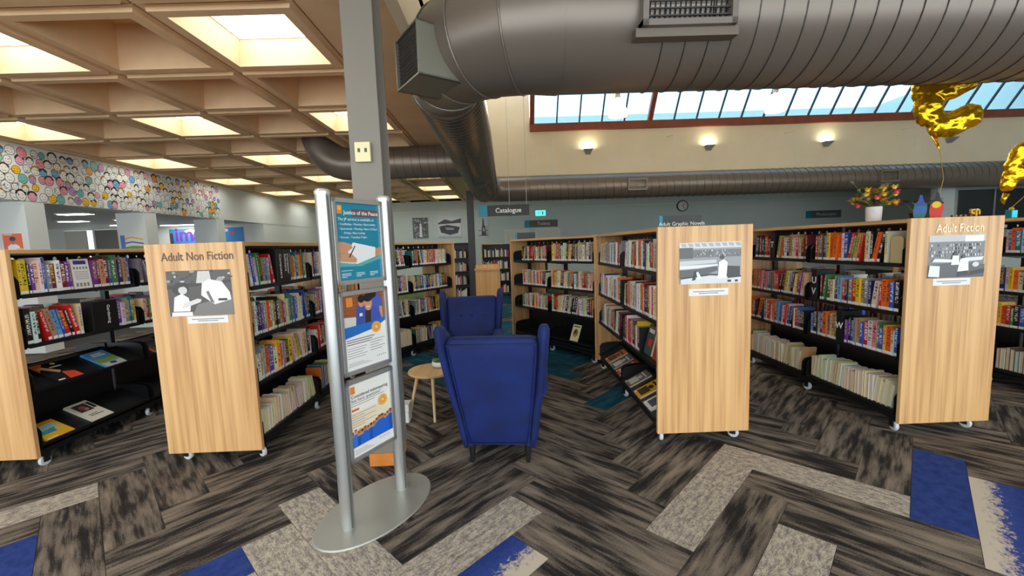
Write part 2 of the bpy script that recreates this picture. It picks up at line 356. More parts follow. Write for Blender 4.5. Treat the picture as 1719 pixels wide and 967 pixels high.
# ceiling coffer lights
md = bpy.data.materials.new('coffer_diffuser'); md.use_nodes = True
def diffuser_nodes(m):
    nt = m.node_tree; L = nt.links; b = nt.nodes['Principled BSDF']; tc = nt.nodes.new('ShaderNodeTexCoord'); sp = nt.nodes.new('ShaderNodeSeparateXYZ')
    L.new(tc.outputs['Object'], sp.inputs[0])
    v = mathn(nt, 'ADD', mathn(nt, 'MULTIPLY', mathn(nt, 'COSINE', mathn(nt, 'MULTIPLY', sp.outputs[0], 29.)), .22), .78)
    b.inputs['Base Color'].default_value = (.8, .85, .85, 1); b.inputs['Emission Color'].default_value = (.88, .98, 1, 1)
    L.new(mathn(nt, 'MULTIPLY', v, 1.5*LAMP), b.inputs['Emission Strength'])
diffuser_nodes(md)
proto = None
for i in (0, 2, 4, 6, 8, 10, -2):
    for j in (-4, -2, 0):
        c = (CX0+(j+.5)*CS, CY0+(i+.5)*CS, CZ+.24)
        if proto is None:
            proto = thing('coffer_light', 'glowing square diffuser light set inside a beige ceiling coffer', 'ceiling light', c, 0, 'square lights in the ceiling coffers')
            bx('diffuser', (-.40, -.40, 0), (.40, .40, .012), md, proto)
            f = MB()
            for q in (((-.415,-.415,-.004),(.415,-.4,.015)), ((-.415,.4,-.004),(.415,.415,.015)), ((-.415,-.4,-.004),(-.4,.4,.015)), ((.4,-.4,-.004),(.415,.4,.015))): f.box(*q)
            f.build('light_frame', M_WHITE, proto)
        else:
            q = dup(proto, c, 0, {-4: 'glowing square coffer light in the ceiling row alongside the faces mural', -2: 'glowing square coffer light in the middle row of the beige ceiling', 0: 'glowing square coffer light in the ceiling row beside the raised roof'}[j])
            if i < 0: q.name = 'coffer_light_offscreen'
proto['label'] = 'glowing square coffer light in the ceiling row alongside the faces mural'
# mural
def mural():
    t = thing('faces_mural', 'long white mural of many hand drawn cartoon faces with coloured patches', 'mural', (-7.645, 8.3, 2.48))
    w, h = 6.5, .84; M = fr((0, 3.27, 0), (1, 0, 0))      # sheet x runs towards -Y? local x = up x n
    M = fr((0, -3.2, 0), (1, 0, 0)); bx('mural_board', (0, -3.2, 0), (.012, 3.3, .84), M_PAPER, t)
    rn = random.Random(11); items = []; pal = [(240,170,190),(244,190,40),(110,170,215),(120,190,180),(235,150,160),(190,150,200),(240,160,60)]
    k = 0
    for row in range(6):
        for c in range(44):
            x = (c+.5+(row % 2)*.5)/44.5+rn.uniform(-.005, .005); y = (row+.5)/6+rn.uniform(-.03, .03); y = min(.91, max(.09, y))
            s = rn.uniform(.008, .0115); sy = s*w/h*rn.uniform(1.05, 1.3); fill = rn.choice(pal) if rn.random() < .36 else (236, 234, 226)
            dk = (40, 38, 40); items += [('e', x, y, s, sy, fill), ('ring', x, y, s, sy, .0011, dk)]
            if rn.random() < .5: items.append(('arc', x, y+sy*.15, s*1.12, sy*1.05, .0045, .1, 3.0, rn.choice([dk, dk, (90,60,40), (170,120,50)])))
            for e in (-1, 1): items.append(('e', x+e*s*.35, y+sy*.2, .0012, .006, dk))
            items.append(('arc', x, y-sy*.15, s*.5, sy*.35, .001, 3.5, 5.9, dk))
    for it in range(160):
        x, y = rn.uniform(.01, .99), rn.uniform(.05, .95); a = rn.uniform(0, 6); items.append(('arc', x, y, .006, .05, .001, a, a+2, (60, 58, 60)))
    print_mesh('drawn_faces', w, h, items, t, Matrix.Translation((.013, 0, 0)) @ fr((0, -3.2, 0), (1,0,0)), z0=.001, dz=.000004)
mural()
# ------------------------------------------------------------------ bookcases
UW = .335; UL = 2.04; LEV = (1.27, .91, .575, .17); BAYS = ((.075, .985), (1.055, 1.965))
def strip_holes(x0, x1, z0, z1, step=.1):
    """vertical plate with round holes, in the local xz plane at y=0, two faces"""
    mb = MB(); n = max(1, round((x1-x0)/step)); dx = (x1-x0)/n; h = z1-z0; th = .003
    for k in range(n):
        cx, cz = x0+(k+.5)*dx, (z0+z1)/2; r = h*(.26 if k % 3 else .17)
        sq = []
        for a in range(8):
            c, s = math.cos(a*math.pi/4), math.sin(a*math.pi/4); m_ = max(abs(c), abs(s)); sq.append((cx+c/m_*dx/2, cz+s/m_*h/2))
        ho = [(cx+r*math.cos(a*math.pi/4), cz+r*math.sin(a*math.pi/4)) for a in range(8)]
        for a in range(8):
            b = (a+1) % 8
            for y, f in ((-th, 1), (th, -1)):
                q = [(sq[a][0], y, sq[a][1]), (sq[b][0], y, sq[b][1]), (ho[b][0], y, ho[b][1]), (ho[a][0], y, ho[a][1])]; mb.face(q[::f])
    return mb
def caster_mesh():
    fk = MB().box((-.03, -.022, .078), (.03, .022, .092)); fk.box((-.02, -.022, .03), (.022, -.017, .08)); fk.box((-.02, .017, .03), (.022, .022, .08)); fk.tube([(0,-.024,.036), (0,.024,.036)], .008, 8)
    wl = MB(); n = 18; prof = [(.022,-.014),(.034,-.013),(.038,-.008),(.038,.008),(.034,.013),(.022,.014)]
    wl.loft([[(r*math.cos(2*math.pi*j/n), y, .038+r*math.sin(2*math.pi*j/n)) for j in range(n)] for r, y in prof])
    return fk, wl
CASTER = None
def bookcase(label, near, ang, slopes=(), side_show=(1, -1), L=UL, bays=BAYS, group=None, levels=LEV, mat_end=None):
    """near: floor point under the middle of the near end panel; local x runs along the case"""
    global CASTER
    t = thing('mobile_bookcase', label, 'bookcase', (near[0], near[1], 0), ang, group)
    ends = []
    for s0 in (0, L-.03): ends.append(bx('end_panel', (s0, -UW, .092), (s0+.03, UW, 1.592), mat_end or M_WOODV, t, bevel=.003))
    bx('top_panel', (.031, -UW+.002, 1.562), (L-.031, UW-.002, 1.590), M_WOODX, t, bevel=.002)
    bx('base_frame', (.031, -.30, .094), (L-.031, .30, .13), M_BLACK, t)
    cuts = sorted({bays[0][0]-.025, bays[-1][1]+.025} | {(bays[i][1]+bays[i+1][0])/2 for i in range(len(bays)-1)})
    for s in cuts: bx('post', (s-.02, -.022, .131), (s+.02, .022, 1.56), M_BLACK, t)
    for b0, b1 in bays:
        strip_holes(b0+.002, b1-.002, 1.485, 1.558).build('perforated_rail', M_BLACK, t)
        bx('back_plate', (b0+.002, -.006, .131), (b1-.002, .006, .62), M_BLACK, t)
        for sd in side_show:
            for li, z in enumerate(levels):
                y0, y1 = sorted((sd*.03, sd*.318))
                if li in slopes:
                    a = R(27); M = Matrix.Translation((0, sd*.318, z)) @ Matrix.Rotation(sd*a, 4, 'X').inverted()
                    sh = MB().box((b0, min(0, -sd*.27), -.012), (b1, max(0, -sd*.27), -.002), M); sh.box((b0, min(0, sd*.006), -.012), (b1, max(0, sd*.006), .018), M)
                    sh.build('display_shelf', M_BLACK, t)
                else:
                    sh = MB().box((b0, y0, z-.022), (b1, y1, z)); f0, f1 = sorted((sd*.318, sd*.322)); sh.box((b0, f0, z-.026), (b1, f1, z+.004)); sh.build('shelf', M_BLACK, t)
                for e in (b0-.006, b1+.002):
                    pl = [(.03, -.06), (.30, -.03), (.315, 0), (.315, .10), (.29, .135), (.20, .15), (.03, .15)]
                    Mx = Matrix(((0,0,1,0),(sd,0,0,0),(0,1,0,0),(0,0,0,1))); Mx.translation = (e, 0, z)
                    MB().prism(pl, 0, .004, Mx).build('shelf_bracket', M_BLACK, t)
    if CASTER is None:
        fk, wl = caster_mesh(); CASTER = (fk, wl)
    for s in (.10, L/2, L-.10):
        for sd in (-1, 1):
            a = random.uniform(-.5, .5)+(1.2 if random.random() < .3 else 0); M = T(s, sd*.275) @ RZ(a)
            if 'me' not in globals().get('CM', {}):
                f = CASTER[0].build('caster', M_BLACK, t, M=M); w = CASTER[1].build('wheel', M_TIRE, f, smooth='auto'); globals()['CM'] = {'me': (f, w)}
            else:
                f0, w0 = CM['me']; f = f0.copy(); w = w0.copy(); COL.objects.link(f); COL.objects.link(w); f.parent = t; f.matrix_basis = M; w.parent = f
    return {'t': t, 'o': Vector((near[0], near[1], 0)), 'a': ang, 'end': ends[0]}
U_L1 = bookcase('mobile bookcase whose oak end panel reads Adult Non Fiction over a photo', (-2.138, 2.93), R(90))
U_L0 = bookcase('mobile bookcase with sloped display shelves and the Gardening divider', (-3.745, 2.93), R(90), slopes=(2, 3))
U_R1 = bookcase('mobile bookcase whose oak end panel shows a reading room photo without a heading', (1.40, 2.93), R(90), slopes=(3,))
U_R2 = bookcase('mobile bookcase holding the T, U V and W dividers, flowers on top', (3.185, 2.93), R(90))
U_R3 = bookcase('mobile bookcase under the teal balloon weight, next beyond the Adult Fiction panel', (4.98, 2.93), R(90))
ANG = math.atan2(.84, -.54)
def angled(px, py, d, side):
    d = Vector((d[0], d[1], 0)).normalized(); n = Vector((-d.y, d.x, 0))*side
    return (px-n.x*UW, py-n.y*UW), math.atan2(d.y, d.x)
p, a = angled(1.075, 5.02, (-.54, .84), 1); U_R1b = bookcase('angled mobile bookcase of large print novels beyond the blue armchairs', p, a, L=1.86, bays=((.075, .895), (.965, 1.785)))
p, a = angled(-1.80, 5.02, (.54, .84), -1); U_L1b = bookcase('angled mobile bookcase of non fiction behind the round side table', p, a, L=1.86, bays=((.075, .895), (.965, 1.785)))
# ------------------------------------------------------------------ books
CN = {'black':(26,26,29),'white':(232,230,224),'cream':(224,208,172),'red':(196,34,30),'orange':(232,104,36),'yellow':(238,192,40),'blue':(40,84,176),'sky blue':(112,176,220),'navy':(30,40,88),'green':(62,138,70),'teal':(30,120,126),'purple':(108,52,142),'pink':(224,124,146),'brown':(108,70,46),'grey':(134,134,134),'maroon':(112,26,42),'tan':(190,150,104)}
def pal(s): return [(k.replace('_', ' '), int(n)) for k, n in (q.split(':') for q in s.split())]
P_FIC = pal('black:6 white:4 cream:4 red:5 orange:6 yellow:4 blue:3 sky_blue:2 navy:2 green:2 teal:1 purple:1 pink:1 brown:3 grey:3 maroon:2 tan:2')
P_NON = pal('black:4 white:6 cream:5 red:2 orange:2 yellow:3 blue:3 navy:2 green:2 teal:2 grey:4 maroon:1 tan:3 purple:1')
P_LP = pal('white:9 cream:5 black:5 red:4 grey:4 orange:2 navy:2 maroon:2 tan:2 yellow:1')
P_PAGE = pal('cream:7 tan:2 white:3')
PAGEC = lin((226, 214, 186)); STK = lin((236, 236, 232))
def pick(rn, p):
    n = rn.uniform(0, sum(k for _, k in p))
    for c, k in p:
        n -= k
        if n <= 0: return c
    return p[0][0]
def book_boxes(t, d, h, col, tcol, rn, rev):
    """cover shell, page block and spine sticker in the book frame: spine at y=0 facing -y"""
    cv, pg, st = MB(), MB(), MB(); b = .0022; x0, x1 = -t/2, t/2; tc = tcol+(rn.random(),)
    cv.box((x0, 0, 0), (x0+b, d, h), None, col); cv.box((x1-b, 0, 0), (x1, d, h), None, col)
    q = [(x0, -.0008, 0), (x1, -.0008, 0), (x1, -.0008, h), (x0, -.0008, h)]
    cv.face(q, col, tc, [(0,0),(1,0),(1,h*4.2),(0,h*4.2)])
    cv.face([(x0,-.0008,h),(x1,-.0008,h),(x1,b,h),(x0,b,h)], col); cv.face([(x0+b,b,0),(x0+b,b,h),(x1-b,b,h),(x1-b,b,0)], col)
    for s in (x0, x1): cv.face([(s,-.0008,0),(s,-.0008,h),(s,0.0001,h),(s,.0001,0)][::1 if s > 0 else -1], col)
    pg.box((x0+b, b+.0002, .003), (x1-b, d-.004, h-.004), None, PAGEC)
    if not rev: st.box((x0+.001, -.0016, .004), (x1-.001, -.0009, .026), None, STK)
    return cv, pg, st
REST = MB(); NBOOK = [0]
def add_rest(mb, M):
    i = len(REST.v); REST.v += [tuple(M @ Vector(v)) for v in mb.v]; REST.f += [tuple(i+k for k in f) for f in mb.f]; REST.c += mb.c; REST.t += mb.t; REST.uv += mb.uv
LVN = ('top', 'second', 'third', 'bottom')
def fill(u, sd, s0, s1, z, palette, seed, ind=None, hr=(.185, .235), tr=(.016, .042), dr=(.13, .16), rev=False, gaps=(), level=0, lean=.12, wf=.308):
    """books standing side by side from s0 to s1 on one shelf; ind = words naming the bay when each book is an object"""
    rn = random.Random(seed); s = s0; seq = []; la = 0
    while s < s1-.02:
        g = next((g for g in gaps if s < g[1] and s+.03 > g[0]), None)
        if g: s = g[1]+.002; la = 0; continue
        t, h, d = rn.uniform(*tr), rn.uniform(*hr), rn.uniform(*dr); c = pick(rn, palette)
        if la == 0 and rn.random() < lean*.5: la = R(rn.uniform(5, 13)); s += h*math.sin(la)
        elif la and rn.random() < .25: la = 0
        wd = t/math.cos(la)+.0012+(math.sin(la)*.02 if la else 0)
        if s+wd > s1: break
        if any(s+wd > g[0] and s < g[0] for g in gaps): s = next(g[1] for g in gaps if s+wd > g[0] and s < g[0])+.002; la = 0; continue
        seq.append((s, wd, t, h, d, c, la)); s += wd
    ca, sa = math.cos(u['a']), math.sin(u['a']); o = Vector((-sa, ca, 0))*sd
    yv = -o; xv = yv.cross(Z); sgn = 1 if xv.dot(Vector((ca, sa, 0))) > 0 else -1
    for k, (s, wd, t, h, d, c, la) in enumerate(seq):
        w = wf-rn.uniform(0, .012); P = u['o'] + Vector((ca, sa, 0))*(s+wd/2) + o*(w if not rev else w) ; P.z = z+.0005
        M = Matrix((xv, yv, Z)).transposed().to_4x4(); M.translation = P
        if la: M = M @ Matrix.Translation((sgn*t/2, 0, 0)) @ Matrix.Rotation(-sgn*la, 4, 'Y') @ Matrix.Translation((-sgn*t/2, 0, 0)); M.translation.z += 0 if True else 0
        if la: M.translation.z += t*math.sin(la)
        if rev: M = M @ Matrix.Translation((0, d, 0)) @ Matrix.Rotation(math.pi, 4, 'Z')
        col = tuple(min(1, x*rn.uniform(.8, 1.2)) for x in lin(CN[c])); lum = sum(col)/3
        tc = lin(rn.choice([(245,242,235)]*3+[(240,200,60)])) if lum < .25 else lin(rn.choice([(25,25,28)]*3+[(150,25,25),(30,50,120)]))
        cv, pg, st = book_boxes(t, d, h, col, tc, rn, rev)
        if ind is None or NBOOK[0] >= 300:
            for q in (cv, pg, st): add_rest(q, M)
            continue
        NBOOK[0] += 1
        th = 'slim' if t < .022 else ('thick' if t > .034 else 'medium'); nb = [seq[q][5] for q in (k-1, k+1) if 0 <= q < len(seq)]
        if len(nb) == 2: near = 'between %s and %s' % (nb[0], nb[1]) if nb[0] != nb[1] else 'between two %s books' % nb[0]
        else: near = 'ending its row next to %s' % nb[0] if nb else 'standing alone'
        lab = '%s %s book %s, %s shelf %s' % (th, c, near, LVN[level], ind)
        b = cv.build('book', M_BOOK, None, M=M); tag(b, lab, 'book', 'books on the %s shelf %s' % (LVN[level], ind)); pg.build('pages', M_BOOK, b)
        if st.v: st.build('spine_label', M_BOOK, b)
# R2 left face (bay 1 and 2): dividers T, U V, W stand in these gaps (distance along the case)
GT, GU, GW = (1.53, 1.60), (.895, .968), (.58, .65)
B1 = BAYS[0]; B2 = BAYS[1]
iw = 'of the W bay'
fill(U_R2, 1, B1[0]+.13, B1[1]-.005, LEV[0], P_FIC, 1, iw, level=0, tr=(.018, .04), hr=(.2, .245))
fill(U_R2, 1, B1[0]+.01, GU[0]-.002, LEV[1], P_FIC, 2, iw, level=1, tr=(.018, .042), hr=(.19, .235))
fill(U_R2, 1, B1[0]+.01, B1[1]-.005, LEV[2], P_FIC, 3, iw, level=2, gaps=[GW], tr=(.018, .045), hr=(.19, .235))
fill(U_R2, 1, B1[0]+.01, B1[1]-.005, LEV[3], P_PAGE, 4, iw, level=3, rev=True, tr=(.022, .045), hr=(.18, .22), lean=.3)
i0 = 'of the Adult Non Fiction row'
ic = 'of the Computers bay'
fill(U_L1, -1, B1[0]+.01, .44, LEV[0], P_NON, 12, ic, level=0, hr=(.2, .25)); fill(U_L1, -1, .66, B1[1]-.005, LEV[0], P_NON, 13, ic, level=0, hr=(.2, .25))
fill(U_L1, -1, B1[0]+.01, B1[1]-.005, LEV[1], P_NON, 14, ic, level=1, hr=(.2, .26), tr=(.014, .036))
fill(U_L1, -1, B1[0]+.01, B1[1]-.005, LEV[2], P_NON, 15, ic, level=2, hr=(.2, .26), tr=(.016, .05))
fill(U_L1, -1, B1[0]+.01, B1[1]-.005, LEV[3], P_PAGE, 16, ic, level=3, rev=True, hr=(.17, .22), lean=.3)
ig = 'of the Gardening bay'
fill(U_L0, -1, B1[0]+.01, .47, LEV[0], P_NON, 21, ig, level=0, hr=(.2, .265)); fill(U_L0, -1, .62, B1[1]-.005, LEV[0], P_NON, 22, ig, level=0, hr=(.22, .27))
fill(U_L0, -1, B1[0]+.01, .52, LEV[1], P_FIC, 23, ig, level=1, hr=(.2, .26)); fill(U_L0, -1, .80, B1[1]-.005, LEV[1], P_NON, 24, ig, level=1, hr=(.2, .25))
it = 'of the T bay'
fill(U_R2, 1, B2[0]+.005, B2[1]-.01, LEV[0], P_FIC, 5, it, level=0, gaps=[GT], hr=(.2, .245)); fill(U_R2, 1, B2[0]+.005, B2[1]-.01, LEV[1], P_FIC, 6, it, level=1)
fill(U_R2, 1, B2[0]+.005, B2[1]-.01, LEV[2], P_FIC, 7, it, level=2); fill(U_R2, 1, B2[0]+.005, B2[1]-.01, LEV[3], P_PAGE, 8, None, level=3, rev=True, lean=.3)
for li in range(4):
    fill(U_R3, 1, B1[0]+.01, B1[1]-.01, LEV[li], P_FIC, 30+li, None, rev=(li == 3)); fill(U_R3, 1, B2[0]+.01, B2[1]-.01, LEV[li], P_FIC, 35+li, None, rev=(li == 3))
    fill(U_L1, -1, B2[0]+.005, B2[1]-.01, LEV[li], P_NON, 40+li, None, rev=(li == 3))
    if li < 3:
        fill(U_R1, 1, B1[0]+(.01 if li < 2 else .45), B1[1]-.005, LEV[li], P_LP, 50+li, None, hr=(.2, .25)); fill(U_R1, 1, B2[0]+.005, B2[1]-.01, LEV[li], P_LP, 55+li, None, hr=(.2, .24))
    if li < 2: fill(U_L0, -1, B2[0]+.005, B2[1]-.01, LEV[li], P_NON, 60+li, None)
    for uu, sd, pl, sx in ((U_L1b, -1, P_NON, 70), (U_R1b, 1, P_LP, 80)):
        if not (uu is U_R1b and li == 3):
            fill(uu, sd, .09, .89, LEV[li], pl if li < 3 or uu is U_R1b else P_PAGE, sx+li, None, hr=(.2, .24), rev=(li == 3)); fill(uu, sd, .975, 1.60 if uu is U_R1b else 1.72, LEV[li], pl, sx+5+li, None, hr=(.19, .22), tr=(.014, .03), rev=(li == 3 and uu is U_L1b))
    # far sides, seen through the open shelves
    for uu, sd in ((U_R2, -1), (U_L1, 1), (U_R1, -1), (U_L0, 1)):
        if (uu is U_R1 and li == 3) or (uu is U_L0 and li > 1): continue
        for b in (B1, B2): fill(uu, sd, b[0]+.01, b[1]-.06, LEV[li] if li else LEV[0], P_FIC, 90+li, None)
rb = REST.build('shelved_books', M_BOOK, None); rb['kind'] = 'stuff'; tag(rb, 'rows of library books filling the shelves farther along the bookcases', 'books')
# ------------------------------------------------------------------ air duct
def helix(path_fn, length, pitch, r, name, m, parent, rad=.004, n=44):
    pts = []; k = int(length/pitch*n)
    for i in range(k+1):
        s = i/n*pitch; c, a, b = path_fn(s); th = 2*math.pi*i/n; pts.append(c + (a*math.cos(th)+b*math.sin(th))*(r+rad*.3))
    MB().tube(pts, rad, 4).build(name, m, parent)
def duct():
    ZD, YD, RB = 3.03, 3.12, .45
    t = thing('air_duct', 'large round grey metal air duct winding under the roof with grilles', 'air duct', (0, 0, 0))
    X, Y = Vector((1,0,0)), Vector((0,1,0))
    MB().tube([(.42, YD, ZD), (9.5, YD, ZD)], RB, 48).build('main_run', M_DUCT, t, smooth='auto')
    helix(lambda s: (Vector((.95+s, YD, ZD)), Y, Z), 5.6, .145, RB, 'spiral_seam', mat('duct_seam', (74, 68, 64), .4, .5), t, .0045)
    # elbow, five mitred segments
    cx, cy, rb = .42, 4.02, .9; segs = 5
    for k in range(segs):
        rings = []
        for q in (0, 1):
            f = (k+q)/segs; a = math.pi/2*f; rr = RB+(.335-RB)*f
            # centre travels from (cx, cy-rb) to (cx-rb, cy)
            c = Vector((cx-rb*math.sin(a), cy-rb*math.cos(a), ZD)); rad_dir = Vector((-math.sin(a), -math.cos(a), 0))
            rings.append([c + (rad_dir*math.cos(j*math.pi/20)+Z*math.sin(j*math.pi/20))*rr*(1.012 if q == 0 else 1) for j in range(40)])
        MB().loft(rings[::-1]).build('elbow_segment', M_DUCT, t, smooth='auto')
        if k: MB().tube(rings[0]+[rings[0][0]], .007, 5).build('elbow_seam', M_DUCT, t)
    # corrugated run going back
    x0 = cx-rb; rings = []; n = 32; y = cy; i = 0
    while y < 11.4:
        r = .335+(.012 if i % 4 in (1, 2) else -.004); rings.append([Vector((x0+r*math.cos(2*math.pi*j/n), y, ZD-.02+r*math.sin(2*math.pi*j/n))) for j in range(n)]); y += .026; i += 1
    MB().loft(rings[::-1]).build('corrugated_run', mat('ribbed_duct', (124, 113, 102), .25, .7), t, smooth=True)
    # back run with rounded corner
    pts = [(x0, 11.0, ZD-.02)]+[(x0+.5-.5*math.cos(a*math.pi/16), 11.0+.5*math.sin(a*math.pi/16), ZD-.02) for a in range(1, 9)]+[(15.1, 11.5, ZD-.06)]
    MB().tube(pts, .33, 32).build('back_run', M_DUCT, t, smooth='auto')
    helix(lambda s: (Vector((.6+s, 11.5, ZD-.04)), Y, Z), 14, .2, .33, 'spiral_seam', MATS['duct_seam'], t, .005, 32)
    # left branch with elbow up into a coffer
    xe = -3.35; pts = [(x0-.1, 8, ZD+.06), (xe+.55, 8, ZD+.06)]+[(xe+.55-.55*math.sin(a*math.pi/16), 8, ZD+.06+.55-.55*math.cos(a*math.pi/16)) for a in range(1, 8)]
    pts += [(xe, 8, ZD+.66)]
    MB().tube(pts, .29, 32).build('left_branch', M_DUCT, t, smooth='auto')
    helix(lambda s: (Vector((-2.6+s, 8, ZD+.06)), Y, Z), 1.7, .15, .29, 'spiral_seam', MATS['duct_seam'], t, .004, 32)
    # grille box on the elbow
    g = Vector((-.655, 3.15, 2.86)); nn = Vector((-.82, -.57, 0)).normalized(); M = fr(g, nn)
    bxm = MB(); w, h, d = .2, .178, .34
    for a, b in (((-w,-h,-d),(-w+.012,h,0)), ((w-.012,-h,-d),(w,h,0)), ((-w,-h,-d),(w,-h+.012,0)), ((-w,h-.012,-d),(w,h,0)), ((-w+.013,-h+.013,-d+.002),(w-.013,h-.013,-.2))): bxm.box(a, b, M)
    vb = bxm.build('grille_box', mat('grille_box_paint', (128, 124, 110), .45, .3), t)
    for k in range(13):
        z = -h+.02+k*.0265; MB().box((-w+.012, -.008, -.03), (w-.012, .008, -.028), M @ T(0, z, 0) @ Matrix.Rotation(R(35), 4, 'X')).build('slat', M_DUCT2, vb)  # slat colour darkened to hold the shade deep in the grille
    # rectangular register on the main run
    M = fr((1.155, YD-RB-.03, 2.98), (0, -1, -.08)); vm = MB(); w, h = .285, .20
    for a, b in (((-w,-h,-.15),(w,-h+.035,.02)), ((-w,h-.035,-.15),(w,h,.02)), ((-w,-h,-.15),(-w+.035,h,.02)), ((w-.035,-h,-.15),(w,h,.02))): vm.box(a, b, M)
    vv = vm.build('register', mat('register_paint', (128, 119, 110), .5, .2), t)
    for k in range(8): MB().box((-w+.035, -.004, -.012), (w-.035, .004, 0), M @ T(0, -h+.06+k*.04, 0)).build('slat', M_DUCT2, vv)  # slats coloured dark for the shade inside the register
    for k in range(16): MB().box((-.003, -h+.035, -.05), (.003, h-.035, -.035), M @ T(-w+.06+k*.031, 0, 0)).build('blade', M_BLACK, vv)
    MB().box((-w-.03, -h-.05, -.16), (w+.03, -h, -.02), M).build('collar', M_DUCT, t)
    for xg in (3.52, 10.2):
        M = fr((xg, 11.14, 2.98), (0, -1, 0)); rg = MB()
        for a, b in (((-.25,-.15,-.25),(.25,-.12,.02)), ((-.25,.12,-.25),(.25,.15,.02)), ((-.25,-.12,-.25),(-.22,.12,.02)), ((.22,-.12,-.25),(.25,.12,.02))): rg.box(a, b, M)
        q = rg.build('register', MATS['grille_box_paint'], t)
        for k in range(6): MB().box((-.22, -.006, .0), (.22, .006, .012), M @ T(0, -.1+k*.04, 0)).build('slat', M_DUCT, q)
    for xw in (1.35, 4.6, 7.9, 11.2): MB().tube([(xw, 11.5, 3.33), (xw, 11.5, 4.3), (xw, 11.98, 4.35)], .008, 5).build('hanger_wire', M_WHITE, t)
duct()
# ------------------------------------------------------------------ steel columns
def column(label, x, y, top, s=.1, m=M_COL, shoe=True):
    t = thing('steel_column', label, 'column', (x, y, 0)); f = MB()
    f.box((-s, -s, .09 if shoe else 0), (s, -s+.012, top)); f.box((-s, s-.012, .09 if shoe else 0), (s, s, top)); f.box((-s*.55, -s+.012, .09 if shoe else 0), (s*.45, s-.012, top)); f.build('steel_section', m, t)
    if shoe: bx('timber_plinth', (-s-.012, -s-.012, 0), (s-.01, s+.012, .09), mat('orange_timber', (206, 126, 52), .45, noise=.15, nscale=9), t)
    return t
c1 = column('grey steel column rising behind the poster stand with a timber plinth', -.885, 2.92, CZ+.02)
o = thing('power_outlet', 'cream double power outlet box mounted high on the grey column', 'power outlet', (-.895, 2.812, 2.07))
bx('outlet_box', (-.05, -.022, 0), (.05, 0, .125), mat('cream_plastic', (232, 220, 170), .5), o, bevel=.004)
for q in (-.022, .022): bx('socket', (q-.008, -.0235, .06), (q+.008, -.022, .085), M_DUCT2, o)
column('dark slim steel column standing beside the catalogue kiosk', -.88, 11.2, 2.95, .085, mat('dark_column_paint', (62, 62, 60), .5), False)
